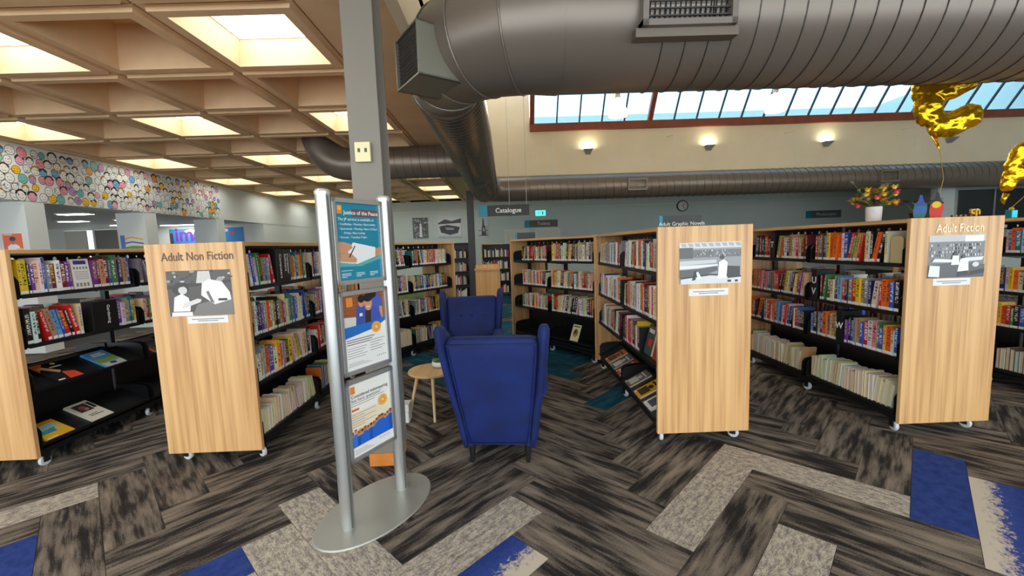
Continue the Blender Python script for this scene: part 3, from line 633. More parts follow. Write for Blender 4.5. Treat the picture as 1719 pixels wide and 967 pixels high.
# ------------------------------------------------------------------ poster stand
def stand():
    t = thing('poster_stand', 'silver floor stand with two posts, oval base and three framed posters', 'display stand', (-.804, 2.33, 0), math.atan2(.344, .194))
    # local x along the two posts, front faces local -y
    ov = lambda a, b, z: [(a*math.cos(k*math.pi/24), b*math.sin(k*math.pi/24), z) for k in range(48)]
    MB().loft([ov(.385, .235, 0), ov(.39, .24, .004), ov(.385, .235, .011)]).build('oval_base', mat('satin_grey_steel', (176, 176, 168), .38, .45), t, smooth='auto')
    for sx in (-1, 1):
        x = sx*.205; po = MB().tube([(x, 0, .011), (x, 0, 1.79)], .036, 24).build('post', M_ALU, t, smooth='auto')
        MB().lathe([(.038, 1.785), (.039, 1.8), (.03, 1.812)], 20, (x, 0, 0)).build('end_cap', mat('clear_cap', (214, 210, 200), .1, .3), po, smooth='auto')
        bx('post_groove', (x-.006, -.038, .02), (x+.006, -.034, 1.78), mat('groove_grey', (122, 122, 118), .4, .5), po)
    P = ((1.335, 1.765), (.845, 1.275), (.365, .795))
    for k, (z0, z1) in enumerate(P):
        z0 -= .012; z1 += .012; f = MB(); w = .17
        for a, b in (((-w,-.022,z0),(-w+.022,.012,z1)), ((w-.022,-.022,z0),(w,.012,z1)), ((-w,-.022,z0),(w,.012,z0+.024)), ((-w,-.022,z1-.024),(w,.012,z1))): f.box(a, b)
        f.box((-w, -.004, z0), (w, .01, z1)); f.build('poster_frame', M_ALU, t, bevel=.002)
        sh = bx('poster', (-w+.022, -.008, z0+.024), (w-.022, -.004, z1-.024), M_PAPER, t)
        pw, ph = 2*w-.044, z1-z0-.048; M = fr((-w+.022, -.008, z0+.024), (0, -1, 0)); D = (40, 40, 44); BL = (36, 110, 190)
        def tx(s, x, y, size, c, al='LEFT', b=0.): text('lettering', s, size, M @ T(x*pw, y*ph, .003), mat('ink_%d_%d_%d' % c, c, .5), sh, al, .0001, b)
        if k == 0:
            skin = (205, 150, 115)
            it = [('r',0,0,1,1,(24,132,158)), ('r',.05,.86,.16,.97,(236,140,40)), ('e',.105,.93,.035,.03,(245,190,90)), ('r',.36,.83,1,.93,(110,80,78)),
                  ('p',[(0,.24),(1,.34),(1,.30),(0,.18)],(60,160,165)), ('p',[(0,.17),(.5,.22),(1,.31),(1,.42),(.6,.36),(.05,.5),(0,.5)],(200,145,100)),
                  ('p',[(0,.18),(.3,.2),(.45,.25),(.1,.3),(0,.28)],(225,225,222)), ('p',[(.12,.26),(.42,.2),(.86,.29),(.88,.42),(.35,.49)],(238,238,236)),
                  ('p',[(0,.36),(.2,.36),(.34,.42),(.3,.47),(.12,.5),(0,.47)],skin), ('p',[(0,.25),(.12,.24),(.4,.22),(.42,.27),(.32,.33),(.22,.36),(.1,.34)],skin), ('p',[(.24,.30),(.26,.29),(.4,.44),(.385,.45)],(30,30,30)),
                  ('p',[(0,.24),(.4,.2),(1,.30),(1,.26),(.5,.17),(0,.18)],(90,175,170)), ('r',.05,.12,.3,.125,(235,240,240))]
            for q in range(3):
                for j in range(3): it.append(('r',.06+q*.32,.035+j*.022,.06+q*.32+(.2 if j else .11),.043+j*.022,(228,238,240)))
            print_mesh('poster_art', pw, ph, it, sh, M)
            tx('Justice of the Peace', .985, .855, .030, (245,245,242), 'RIGHT', .012); tx('The JP service is available at:', .05, .775, .0215, (240,245,245))
            for s, y in (('• Coolbellup - Mondays 10am-midday', .715), ('• Spearwood - Mondays 10am-12.30pm', .655), ('     - Fridays 10am-midday', .60), ('• Success - Tuesdays 9-4pm', .545)): tx(s, .06, y, .0165, (240,245,245))
        elif k == 1:
            br = (150, 84, 52); sk = (206, 150, 116); hb = (40, 28, 24); sh_ = (62, 84, 165)
            it = [('r',0,.6,1,1,br)]+[('r',0,.62+j*.05,1,.623+j*.05,(176,112,74)) for j in range(8)]
            it += [('r',.1,.85,.24,.97,(225,140,60)), ('p',[(0,.58),(.3,.6),(.3,.7),(0,.72)],(214,208,200)),
                   ('e',.75,.87,.16,.15,(70,96,180)), ('p',[(.6,.6),(.92,.6),(.95,.9),(.7,.95)],(72,98,182)), ('p',[(.85,.6),(.95,.62),(.95,.78),(.88,.8)],sk), ('e',.72,.97,.09,.05,hb),
                   ('p',[(.28,.56),(.52,.56),(.52,.82),(.42,.87),(.33,.84)],sh_), ('e',.44,.89,.07,.07,sk), ('e',.44,.935,.08,.055,hb), ('r',.38,.7,.45,.74,(230,232,235)),
                   ('p',[(.48,.5),(.98,.5),(.86,.74),(.7,.83),(.52,.78)],(70,88,176)), ('p',[(.5,.55),(.64,.55),(.66,.8),(.52,.76)],(60,48,40)), ('e',.6,.86,.095,.1,sk), ('e',.6,.94,.11,.06,hb), ('arc',.6,.85,.05,.045,.012,3.6,5.8,(245,240,235)),
                   ('p',[(0,0),(1,0),(1,.6),(.6,.57),(0,.52)],(240,238,232)), ('p',[(0,.43),(.72,.5),(1,.58),(1,.63),(.7,.6),(0,.58)],BL), ('e',.76,.51,.12,.078,(238,160,56)), ('ring',.76,.51,.1,.065,.008,(250,205,130)), ('e',.76,.51,.03,.02,(250,215,150))]
            for j in range(3): it.append(('r',.05,.40-j*.03,.7-.06*j,.41-j*.03,(60,60,64)))
            for j in range(5): it += [('r',.05,.29-j*.032,.5-.05*(j % 3),.296-j*.032,(120,120,124)), ('r',.58,.34-j*.035,.95-.08*(j % 3),.346-j*.035,(90,90,94))]
            for j in range(3): it.append(('r',.05,.05+j*.02,.6-.1*j,.055+j*.02,(140,140,142)))
            for j in range(5): it.append(('e',.74+j*.05,.1,.012,.008,(110,110,112)))
            print_mesh('poster_art', pw, ph, it, sh, M)
            tx('Step into', .05, .525, .030, (245,247,250), b=.015); tx('Volunteering', .05, .462, .030, (245,247,250), b=.015)
        else:
            it = [('r',0,0,1,1,(240,226,198)), ('r',0,.6,1,1,(242,238,228)), ('r',.05,.86,.15,.96,(236,140,50)), ('e',.80,.62,.125,.08,(238,168,66)), ('ring',.80,.62,.105,.066,.01,(250,214,150)), ('e',.8,.62,.03,.02,(250,215,150)), ('r',.05,.62,.22,.65,(214,112,50))]
            for j in range(2): it.append(('r',.05,.72-j*.03,.85-.25*j,.727-j*.03,(150,128,110)))
            for j in range(6): it.append(('r',.05,.57-j*.033,.62-.28*(j % 2),.576-j*.033,(150,118,92)))
            rn = random.Random(5); it.append(('p',[(0,.15),(1,.15),(1,.36),(.7,.42),(.45,.32),(.2,.36),(0,.28)],(214,160,84)))
            for j in range(14):
                x = .03+j*.072; y = .2+.05*rn.random()+j*.006; it += [('r',x-.045,.13,x+.045,y+.05,rn.choice([(40,104,206),(30,84,180),(58,120,214)])), ('e',x,y+.085,.03,.026,rn.choice([(196,130,96),(170,104,74),(214,160,126)])), ('e',x,y+.105,.032,.014,rn.choice([(120,50,30),(50,34,28),(150,90,50)]))]
            it.append(('r',0,0,1,.13,(238,236,230)))
            for j in range(3): it.append(('r',.05,.03+j*.025,.5-.08*j,.036+j*.025,(130,130,132)))
            for j in range(5): it.append(('e',.66+j*.06,.09,.012,.008,(110,110,112)))
            print_mesh('poster_art', pw, ph, it, sh, M)
            tx('Considered volunteering', .05, .80, .0265, (70,72,84), b=.004); tx('but have questions?', .05, .745, .0265, (96,98,112))
stand()
bxx = thing('white_storage_box', 'small white plastic box on the carpet behind the poster stand', 'box', (-.985, 3.58, 0)); bx('box_body', (0, -.06, 0), (.1, .06, .1), M_PAPER, bxx, bevel=.006); bx('lid', (-.004, -.064, .1), (.104, .064, .165), M_PAPER, bxx, bevel=.006)
# ------------------------------------------------------------------ wing armchairs
def armchair(label, loc, rz):
    t = thing('wing_armchair', label, 'armchair', loc, rz, 'blue velvet wing armchairs')
    # local: front +y, rear face starts at y=0
    def yb(z): return -.27*(max(0, z-.13)/.85)**1.15
    def hw(z): return .225+.088*(max(0, z-.13)/.85)**.8
    def rrect(x0, x1, y0, y1, z, r=.035, n=4):
        out = []
        for cx, cy, a0 in ((x1-r, y1-r, 0), (x0+r, y1-r, 90), (x0+r, y0+r, 180), (x1-r, y0+r, 270)):
            for k in range(n+1): a = R(a0+90*k/n); out.append((cx+r*math.cos(a), cy+r*math.sin(a), z))
        return out
    zs = [.13, .16, .28, .42, .56, .70, .82, .89, .925, .935]; rings = []
    for i, z in enumerate(zs):
        e = (.02, .004, 0, 0, 0, 0, 0, .004, .02, .04)[i]; h = hw(z)-.012
        rings.append(rrect(-h+e, h-e, yb(z)+e, yb(z)+.15-e, z))
    MB().loft(rings).build('backrest', M_VELVETD, t, smooth=True)
    rp = MB(); zz = [.15, .3, .45, .6, .75, .9]
    pp = [(-hw(z)+.028, yb(z)-.004, z) for z in zz]+[(hw(z)-.028, yb(z)-.004, z) for z in zz[::-1]]
    MB().tube(pp+[pp[0]], .005, 5).build('piping', M_VELVET, t, smooth=True)
    for sx in (-1, 1):
        rings = []
        for z, dp, th in ((.12, .10, .05), (.2, .12, .06), (.4, .14, .066), (.55, .2, .07), (.7, .27, .075), (.82, .29, .078), (.92, .26, .078), (.98, .17, .07), (1.005, .09, .05), (1.012, .03, .02)):
            zc = min(z, .98); x = sx*(hw(zc)+.004+.012*(z > .5)); y0 = yb(zc)-.012+(.05 if z > 1.0 else .02 if z > .96 else 0)
            rings.append([(x+th/2*math.cos(k*math.pi/8), y0+dp/2+dp/2*math.sin(k*math.pi/8), z) for k in range(16)])
        MB().loft(rings).build('wing', M_VELVET, t, smooth=True)
        ar = MB(); ys = [.02, .1, .3, .52, .60, .62]
        ar.loft([[(sx*.285+(.062 if y < .61 else .05)*math.cos(k*math.pi/9), y, .535+(.062 if y < .61 else .05)*math.sin(k*math.pi/9)) for k in range(18)] for y in ys]); ar.build('arm_roll', M_VELVET, t, smooth='auto')
        MB().loft([rrect(min(sx*.185, sx*x1), max(sx*.185, sx*x1), .0, .60, z, .02) for z, x1 in ((.13, .235), (.15, .245), (.5, .315), (.53, .318))]).build('arm_panel', M_VELVET, t, smooth='auto')
    MB().loft([rrect(-.19, .19, .03, .62, z, .03) for z in (.13, .15, .32, .33)]).build('seat_base', M_VELVET, t, smooth='auto')
    MB().loft([rrect(-.186+e, .186-e, .06+e, .66-e, z, .05) for z, e in ((.331, .02), (.345, 0), (.43, 0), (.455, .02), (.465, .06))]).build('seat_cushion', M_VELVETD, t, smooth=True)
    for sx, y, k in ((-.195, .045, .03), (.195, .045, .03), (-.2, .55, -.02), (.2, .55, -.02)):
        MB().tube([(sx, y-k*.5, 0), (sx, y, .13)], [.014, .026], 12).build('leg', mat('black_leg', (22, 18, 18), .4), t, smooth='auto')
    for sx in (-.12, 0, .12): MB().ball((sx, yb(.74)+.152, .74), .012, 8, 4, (1,.6,1)).build('button', M_VELVET, t, smooth=True)
    return t
ac = armchair('blue velvet wing armchair with its back turned, beside the poster stand', (-.09, 2.77, 0), R(-5))
dup(ac, (-.40, 4.62, 0), R(182), 'blue velvet wing armchair facing the other one, beyond the round side table')
# ------------------------------------------------------------------ side table and succulent
t = thing('side_table', 'small round pale timber side table with four splayed legs', 'side table', (-.70, 3.73, 0)); pine = wood('pine', 1, (206, 164, 104), (230, 194, 138), .4)
MB().lathe([(.2, .383), (.215, .388), (.218, .4), (.214, .408)], 40).build('table_top', pine, t, smooth='auto')
for a in (10, 100, 190, 280):
    c, s = math.cos(R(a)), math.sin(R(a)); MB().tube([(.22*c, .22*s, 0), (.13*c, .13*s, .384)], [.011, .017], 12).build('leg', wood('pine_leg', 2, (214, 174, 116), (234, 202, 150)), t, smooth='auto')
t = thing('potted_succulent', 'green succulents in a white oval bowl on the side table', 'plant', (-.645, 3.80, .4085))
MB().lathe([(.035, 0), (.06, .012), (.07, .035), (.064, .055), (.056, .055), (.05, .045)], 24).build('bowl', M_PAPER, t, smooth=True)
MB().lathe([(.001, .046), (.055, .046), (.055, .05), (.001, .05)], 20).build('soil', mat('soil', (60, 46, 36), .9), t)
rn = random.Random(9)
for k in range(5):
    cx, cy = rn.uniform(-.035, .035), rn.uniform(-.035, .035); g = mat('succulent_%d' % (k % 2), ((98, 140, 70), (66, 110, 62))[k % 2], .5)
    for j in range(11):
        a = j*2.4; l = .022+.03*rn.random(); e = R(25+5*j); d = Vector((math.cos(a)*math.cos(e), math.sin(a)*math.cos(e), math.sin(e))); b = Vector((cx, cy, .05))
        MB().tube([b, b+d*l*.5, b+d*l], [.004, .007, .001], 6).build('leaf', g, t, smooth=True)
# ------------------------------------------------------------------ end panel photographs and lettering
def photo(u, x, z, w, h, items, cap, sepia=False):
    """x, z: left lower corner as one looks at the near end panel"""
    M = fr((-.0005, -x, z), (-1, 0, 0)); ph = MB().box((0, 0, 0), (w, h, .003), M).build('photo_print', M_PAPER, u['t'])
    print_mesh('photo_image', w, h, items, ph, M @ T(0, 0, .003), dz=.00006)
    cx, cz, cw, chh = cap; M2 = fr((-.0005, -cx, cz), (-1, 0, 0)); c = MB().box((0, 0, 0), (cw, chh, .002), M2).build('caption_card', M_PAPER, u['t'])
    print_mesh('caption_lines', cw, chh, [('r',.1,.55,.9,.64,(90,88,86)), ('r',.25,.3,.75,.39,(90,88,86))], c, M2 @ T(0, 0, .002))
def G(v, k=0): return (v, v-k, v-2*k)
rn = random.Random(21)
# girl at an office machine
sp = 5; it = [('r',0,0,1,1,G(78,sp))]
for k in range(26): x, y = rn.random(), rn.uniform(.72, .98); it.append(('e',x,y,rn.uniform(.015,.04),rn.uniform(.015,.035),G(rn.choice([40,60,150,190]),sp)))
it += [('p',[(0,.68),(1,.78),(1,.72),(0,.6)],G(50,sp)), ('p',[(.35,0),(1,0),(1,.45),(.6,.3),(.45,.25)],G(120,sp)), ('p',[(.46,.72),(.5,.98),(.68,.98),(.7,.72)],G(200,sp)), ('p',[(.52,.45),(.55,.72),(.66,.8),(.86,.74),(.97,.5),(.98,.34),(.72,.24),(.66,.3)],G(240,sp)),
       ('p',[(.66,.3),(.6,.52),(.64,.55),(.72,.26)],G(110,sp)), ('r',.78,.32,.92,.37,G(40,sp)), ('e',.84,.80,.05,.05,G(160,sp)), ('e',.2,.6,.13,.13,G(48,sp)), ('e',.24,.57,.07,.085,G(205,sp)), ('p',[(.1,.62),(.3,.66),(.3,.74),(.14,.74)],G(44,sp)),
       ('p',[(.06,.08),(.1,.42),(.22,.5),(.32,.4),(.34,.22),(.32,.06)],G(244,sp)), ('p',[(.2,.16),(.5,.3),(.52,.36),(.46,.38),(.24,.28)],G(214,sp)), ('p',[(.03,0),(.36,0),(.36,.09),(.04,.1)],G(230,sp)), ('r',.04,.09,.34,.105,G(60,sp))]
photo(U_L1, -.205, 1.09, .44, .315, it, (-.09, 1.035, .28, .05))
# long room with trolleys and a woman in a pale dress
it = [('r',0,0,1,1,G(150)), ('r',0,.86,1,1,G(210))]
for k in range(9): it.append(('p',[(.05+k*.11,.9),(.12+k*.11,.9),(.1+k*.11,.98),(.02+k*.11,.98)],G(170)))
it += [('r',0,.62,.22,.88,G(90)), ('r',.22,.64,1,.82,G(112))]
for k in range(60): x = rn.uniform(.22, .98); y = rn.choice([.66,.7,.74,.78]); it.append(('r',x,y,x+.012,y+.035,G(rn.choice([60,190,220,150]))))
it += [('p',[(0,.45),(.6,.5),(.6,.58),(0,.56)],G(200)), ('p',[(0,.14),(.35,.18),(.62,.32),(.6,.42),(.3,.36),(0,.34)],G(90)), ('p',[(0,.36),(.3,.38),(.62,.43),(.62,.47),(0,.45)],G(225)), ('p',[(.02,0),(1,0),(1,.14),(.5,.2),(.02,.12)],G(215)), ('p',[(.02,.12),(.5,.2),(1,.14),(1,.18),(.5,.24),(.02,.16)],G(60)),
       ('p',[(.62,.12),(.76,.12),(.78,.5),(.72,.58),(.64,.52)],G(246)), ('e',.69,.63,.035,.05,G(70)), ('p',[(.78,.12),(.98,.14),(.98,.4),(.78,.42)],G(60)), ('p',[(.2,.08),(.26,.1),(.28,.3),(.24,.32)],G(50)), ('p',[(.3,.1),(.36,.14),(.3,.3),(.27,.28)],G(230)), ('r',.78,.03,.84,.08,G(40)), ('r',.9,.03,.95,.08,G(40))]
photo(U_R1, -.185, 1.185, .435, .29, it, (-.115, 1.10, .28, .05))
# reading room with people at desks
it = [('r',0,0,1,1,G(120)), ('r',0,.85,1,1,G(190)), ('r',.64,.84,.97,.98,G(240))]
for k in range(90): x = rn.uniform(.0, .97); y = rn.choice([.5,.58,.66,.74]); it.append(('r',x,y,x+.018,y+.055,G(rn.choice([40,200,230,150,80]))))
it += [('p',[(0,0),(1,0),(1,.3),(.5,.36),(0,.3)],G(84)), ('p',[(.05,.38),(.4,.36),(.5,.42),(.1,.46)],G(225)), ('p',[(.55,.36),(.95,.4),(.98,.48),(.6,.46)],G(220)), ('p',[(0,.04),(.2,.02),(.2,.28),(.02,.3)],G(228)), ('e',.47,.56,.035,.05,G(60)), ('p',[(.4,.3),(.55,.3),(.53,.52),(.42,.52)],G(236)), ('e',.62,.5,.035,.05,G(70)), ('p',[(.52,.14),(.72,.16),(.7,.44),(.56,.44)],G(244)), ('p',[(.5,.02),(.72,.05),(.72,.16),(.52,.14)],G(46)), ('e',.84,.3,.06,.06,G(210)), ('p',[(.72,.04),(1,.1),(1,.2),(.75,.14)],G(40))]
photo(U_R2, -.20, 1.165, .40, .30, it, (-.155, 1.11, .27, .05))
M = fr((-.002, .225, 1.475), (-1, 0, 0)); text('panel_lettering', 'Adult Non Fiction', .082, M, mat('brown_letters', (92, 58, 34), .35), U_L1['t'], depth=.001, xs=.82, bold=.006)
M = fr((-.002, .155, 1.487), (-1, 0, 0)); text('panel_lettering', 'Adult Fiction', .082, M, mat('glare_metal_letters', (196, 172, 140), .22, .6), U_R2['t'], depth=.001, xs=.80, bold=.008)  # metal letters coloured pale for the reflection on them
# ------------------------------------------------------------------ shelf dividers
def divider(u, sd, s0, s1, z0, z1, words, label, size, vertical=False):
    ca, sa = math.cos(u['a']), math.sin(u['a']); o = Vector((-sa, ca, 0))*sd; P = u['o']+Vector((ca, sa, 0))*((s0+s1)/2)+o*.316; P.z = z0+.0006
    t = thing('shelf_divider', label, 'sign', tuple(P), 0, None); M = fr((0,0,0), o); w = (s1-s0)/2-.002
    MB().box((-w, 0, -.17), (w, z1-z0, 0), M).build('divider_block', M_BLACK, t, bevel=.002)
    for k, wd in enumerate(words):
        if vertical: Mt = M @ T(w*(.25 if len(words) == 1 else (.35, -.45)[k])-size*.3, (z1-z0)*.86, .0005) @ Matrix.Rotation(R(-90), 4, 'Z'); text('lettering', wd, size, Mt, M_TEXTW, t, depth=.0003, bold=.012)
        else: text('lettering', wd, size, M @ T(0, (z1-z0)*(.42 if len(words) == 1 else .53-.38*k), .0005), M_TEXTW, t, 'CENTER', .0003, bold=.02)
divider(U_R2, 1, *GT, LEV[0], LEV[0]+.27, ['T'], 'black shelf divider with a white letter T', .085)
divider(U_R2, 1, *GU, LEV[1], LEV[1]+.27, ['U', 'V'], 'black shelf divider with white letters U and V', .085)
divider(U_R2, 1, *GW, LEV[2], LEV[2]+.27, ['W'], 'black shelf divider with a white letter W', .075)
divider(U_L1, -1, .445, .545, LEV[0], LEV[0]+.265, ['Computers'], 'black shelf divider reading Computers in white', .043, True)
divider(U_L1, -1, .55, .655, LEV[0], LEV[0]+.265, ['Computer', 'Software'], 'black shelf divider reading Computer Software in white', .04, True)
divider(U_L0, -1, .56, .79, LEV[1], LEV[1]+.24, ['Gardening'], 'wide black shelf divider reading Gardening in white', .038, True)
def fileblock(u, sd, s0, s1, z0, h, m, label):
    ca, sa = math.cos(u['a']), math.sin(u['a']); o = Vector((-sa, ca, 0))*sd; P = u['o']+Vector((ca, sa, 0))*((s0+s1)/2)+o*.30; P.z = z0+.0006; w = (s1-s0)/2
    t = thing('book_support', label, 'bookend', tuple(P)); M = fr((0,0,0), o)
    pl = [(-w,0),(w,0),(w,h-.02),(w-.02,h),(-w+.02,h),(-w,h-.02)]; MB().prism(pl, -.004, 0, M).build('support_plate', m, t); MB().box((-w, 0, -.12), (w, .003, -.004), M).build('support_foot', m, t)
fileblock(U_R2, 1, .085, .185, LEV[0], .20, mat('tan_metal', (196, 178, 132), .5), 'tan metal bookend on the top shelf of the W bay')
# ------------------------------------------------------------------ face-out display books
def display(u, sd, s, li, w, h, cover, items, label, up=0.):
    ca, sa = math.cos(u['a']), math.sin(u['a']); d = Vector((ca, sa, 0)); o = Vector((-sa, ca, 0))*sd; a = R(27)
    nrm_ = (Z*math.cos(a)+o*math.sin(a)); upv = (-o*math.cos(a)+Z*math.sin(a)); P = u['o']+d*s+o*.318; P.z = LEV[li]; P = P+upv*(.007+up)-nrm_*.0015
    M = fr(P, nrm_, upv) @ T(-w/2, 0, 0)
    b = MB(); b.box((0, 0, .0), (w, h, .002)); b.box((0, 0, .014), (w, h, .016)); b.box((0, 0, .002), (.002, h, .014))
    for i in range(len(b.c)): b.c[i] = lin(cover)
    ob = b.build('display_book', M_BOOK, None, M=M); tag(ob, label, 'book', 'face-out display books')
    pg = MB().box((.0022, .003, .0022), (w-.003, h-.003, .0138)); pg.c = [PAGEC]*len(pg.c); pg.build('pages', M_BOOK, ob); print_mesh('cover_print', w, h, items, ob, T(0, 0, .016))
display(U_L0, -1, .33, 2, .19, .25, (30, 30, 32), [('p',[(0,.6),(.5,1),(0,1)],(230,110,40)), ('p',[(.45,0),(1,0),(1,.3),(.6,.42)],(225,80,50)), ('p',[(.1,.8),(.2,.85),(.6,.45),(.5,.4)],(225,170,120)), ('p',[(.22,.78),(.3,.85),(.65,.5),(.58,.44)],(235,185,140)), ('e',.8,.9,.09,.06,(240,200,60)), ('r',.5,.7,.95,.76,(220,220,220)), ('r',.05,.03,.3,.08,(240,240,240))], 'display book with orange corners and reaching hands on its dark cover')
display(U_L0, -1, .72, 2, .19, .24, (80, 150, 205), [('r',0,0,1,1,(96,160,212)), ('p',[(0,.2),(1,.35),(1,.62),(.5,.5),(0,.55)],(120,150,70)), ('p',[(0,0),(1,0),(1,.28),(.6,.2),(0,.25)],(190,186,178)), ('e',.5,.16,.16,.07,(60,58,56)), ('r',.25,.8,.75,.87,(240,240,236)), ('r',.2,.68,.8,.77,(240,240,236))], 'display book with blue sky and green hills on its cover')
display(U_L0, -1, .20, 3, .2, .2, (236, 172, 28), [('r',0,0,1,1,(238,176,30)), ('r',.12,.3,.85,.8,(206,190,110)), ('r',.12,.55,.85,.8,(150,186,200)), ('p',[(.12,.3),(.6,.3),(.7,.55),(.12,.5)],(60,150,150)), ('r',.05,.03,.4,.07,(240,240,240))], 'yellow framed display book with a beach picture')
display(U_L0, -1, .54, 3, .18, .26, (232, 224, 206), [('r',0,0,1,1,(234,226,208)), ('r',.15,.5,.75,.9,(70,66,62)), ('e',.45,.72,.14,.08,(196,96,104)), ('e',.5,.62,.12,.07,(214,130,130)), ('e',.38,.66,.1,.06,(170,70,84)), ('r',.8,.55,.95,.9,(60,56,54)), ('r',.2,.3,.6,.33,(110,100,90)), ('r',.2,.22,.8,.26,(110,100,90))], 'cream display book with pink fruit picture on its cover')
display(U_L0, -1, 1.22, 2, .22, .28, (70, 68, 64), [('r',0,.05,1,.7,(96,92,84)), ('r',0,.7,1,.95,(150,140,150)), ('r',0,0,.12,1,(220,90,50)), ('e',.5,.3,.2,.12,(60,70,50))], 'large grey display book with an orange spine')
for k, (s, li, w, h, c1_, c2, lab) in enumerate(((.30, 3, .17, .25, (224,224,222), (60,70,90), 'white display book with dark lower cover on the sloped shelf'), (.56, 3, .17, .24, (226,168,36), (60,50,20), 'mustard yellow display book on the sloped shelf'), (.84, 3, .16, .23, (120,110,104), (210,206,200), 'grey brown display book on the sloped shelf'), (1.18, 3, .16, .24, (180,70,40), (235,225,215), 'rust red display book on the sloped shelf'), (1.4, 3, .16, .24, (96,110,126), (220,216,206), 'slate blue display book on the sloped shelf'), (1.62, 3, .16, .24, (208,120,60), (40,60,70), 'orange and dark display book on the sloped shelf'))):
    display(U_R1, 1, s, li, w, h, c1_, [('r',.15,.12,.85,.5,c2), ('r',.1,.75,.9,.83,c2), ('e',.5,.6,.2,.1,c2), ('r',.05,.03,.25,.09,(240,240,240))], lab)
# third shelf of that case near the panel: books faced out, leaning back against the posts
def faceout(u, sd, s, z, w, h, cover, items, label, tilt=14, lo=.28):
    ca, sa = math.cos(u['a']), math.sin(u['a']); d = Vector((ca, sa, 0)); o = Vector((-sa, ca, 0))*sd; a = R(tilt); P = u['o']+d*s+o*lo; P.z = z+.001+.02*math.sin(a)
    M = fr(P, o*math.cos(a)+Z*math.sin(a), Z*math.cos(a)-o*math.sin(a)) @ T(-w/2, 0, -.02)
    b = MB(); b.box((0, 0, 0), (w, h, .002)); b.box((0, 0, .018), (w, h, .02)); b.box((0, 0, .002), (.002, h, .018)); b.c = [lin(cover)]*len(b.c)
    ob = b.build('display_book', M_BOOK, None, M=M); tag(ob, label, 'book', 'face-out display books'); pg = MB().box((.0022, .003, .0022), (w-.003, h-.003, .0178)); pg.c = [PAGEC]*len(pg.c); pg.build('pages', M_BOOK, ob)
    print_mesh('cover_print', w, h, items, ob, T(0, 0, .02))
faceout(U_R1, 1, .20, LEV[2], .16, .24, (150, 62, 40), [('r',.1,.7,.9,.85,(230,220,210)), ('e',.5,.4,.3,.2,(90,30,24))], 'rust covered novel faced out on the third shelf beside the oak panel')
faceout(U_R1, 1, .40, LEV[2], .16, .24, (70, 76, 72), [('r',.15,.75,.85,.88,(220,220,215)), ('r',.3,.3,.8,.55,(214,50,44))], 'grey novel with a red block faced out on the third shelf')
faceout(U_L0, -1, .54, LEV[0], .145, .24, (232, 230, 224), [('r',.15,.82,.85,.95,(70,50,130))]+[('r',.1+.17*k,.66,.2+.17*k,.74,(120,130,120)) for k in range(5)]+[('r',.12,.56-.06*k,.88,.59-.06*k,(190,186,180)) for k in range(5)]+[('r',.1+.2*k,.08,.22+.2*k,.2,(150,130,110)) for k in range(4)], 'white book with a purple title block faced out on the top shelf', 4, .30)
def hanging_leaflet():
    ca, sa = math.cos(U_R1b['a']), math.sin(U_R1b['a']); d = Vector((ca, sa, 0)); o = Vector((-sa, ca, 0)); P = U_R1b['o']+d*.42+o*.338; P.z = .232
    t = thing('display_booklet', 'pale yellow booklet with dark drawing propped on the angled bookcase base', 'booklet', tuple(P)); M = fr((0,0,0), o*math.cos(R(22))+Z*math.sin(R(22)), Z*math.cos(R(22))-o*math.sin(R(22)))
    MB().box((-.075, 0, -.006), (.075, .22, 0), M).build('booklet_body', M_PAPER, t); print_mesh('cover_print', .15, .22, [('r',0,0,1,1,(226,220,170)), ('e',.5,.5,.3,.25,(120,104,60)), ('e',.45,.55,.12,.1,(60,54,40)), ('p',[(.3,.3),(.7,.3),(.6,.5)],(196,150,60)), ('r',.1,.85,.9,.92,(70,66,50))], t, M @ T(-.075, 0, 0))
hanging_leaflet()
a_ = R(27)
for u, sd, b in ((U_R1b, 1, (.075, .895)),):
    ca, sa = math.cos(u['a']), math.sin(u['a'])
    bx('display_ledge', (b[0], .29, .205), (b[1], .345, .228), M_BLACK, u['t'])
# ------------------------------------------------------------------ pendants and wall lamps
GLOW = mat('pendant_glass', (255, 236, 190), .3, emit=12*LAMP, ecol=(255, 238, 212))
pp = None
for x, y in ((1.895, 7.0), (4.46, 7.0), (7.02, 7.0)):
    if pp is None:
        pp = thing('pendant_lamp', 'glowing bell shaped glass pendant lamp hanging before the sloping window', 'pendant lamp', (x, y, 3.52), 0, 'glass pendant lamps')
        MB().tube([(0, 0, .34), (0, 0, 2.88)], .008, 6).build('suspension_rod', M_BLACK, pp); MB().lathe([(.02, .36), (.04, .34), (.045, .27), (.03, .26)], 14).build('lamp_cap', M_ALU, pp, smooth='auto')
        MB().lathe([(.03, .27), (.06, .26), (.1, .2), (.13, .1), (.15, 0), (.142, 0), (.12, .1), (.09, .19), (.02, .255)], 24).build('glass_shade', GLOW, pp, smooth=True)
    else: dup(pp, (x, y, 3.52), 0)
ps = None
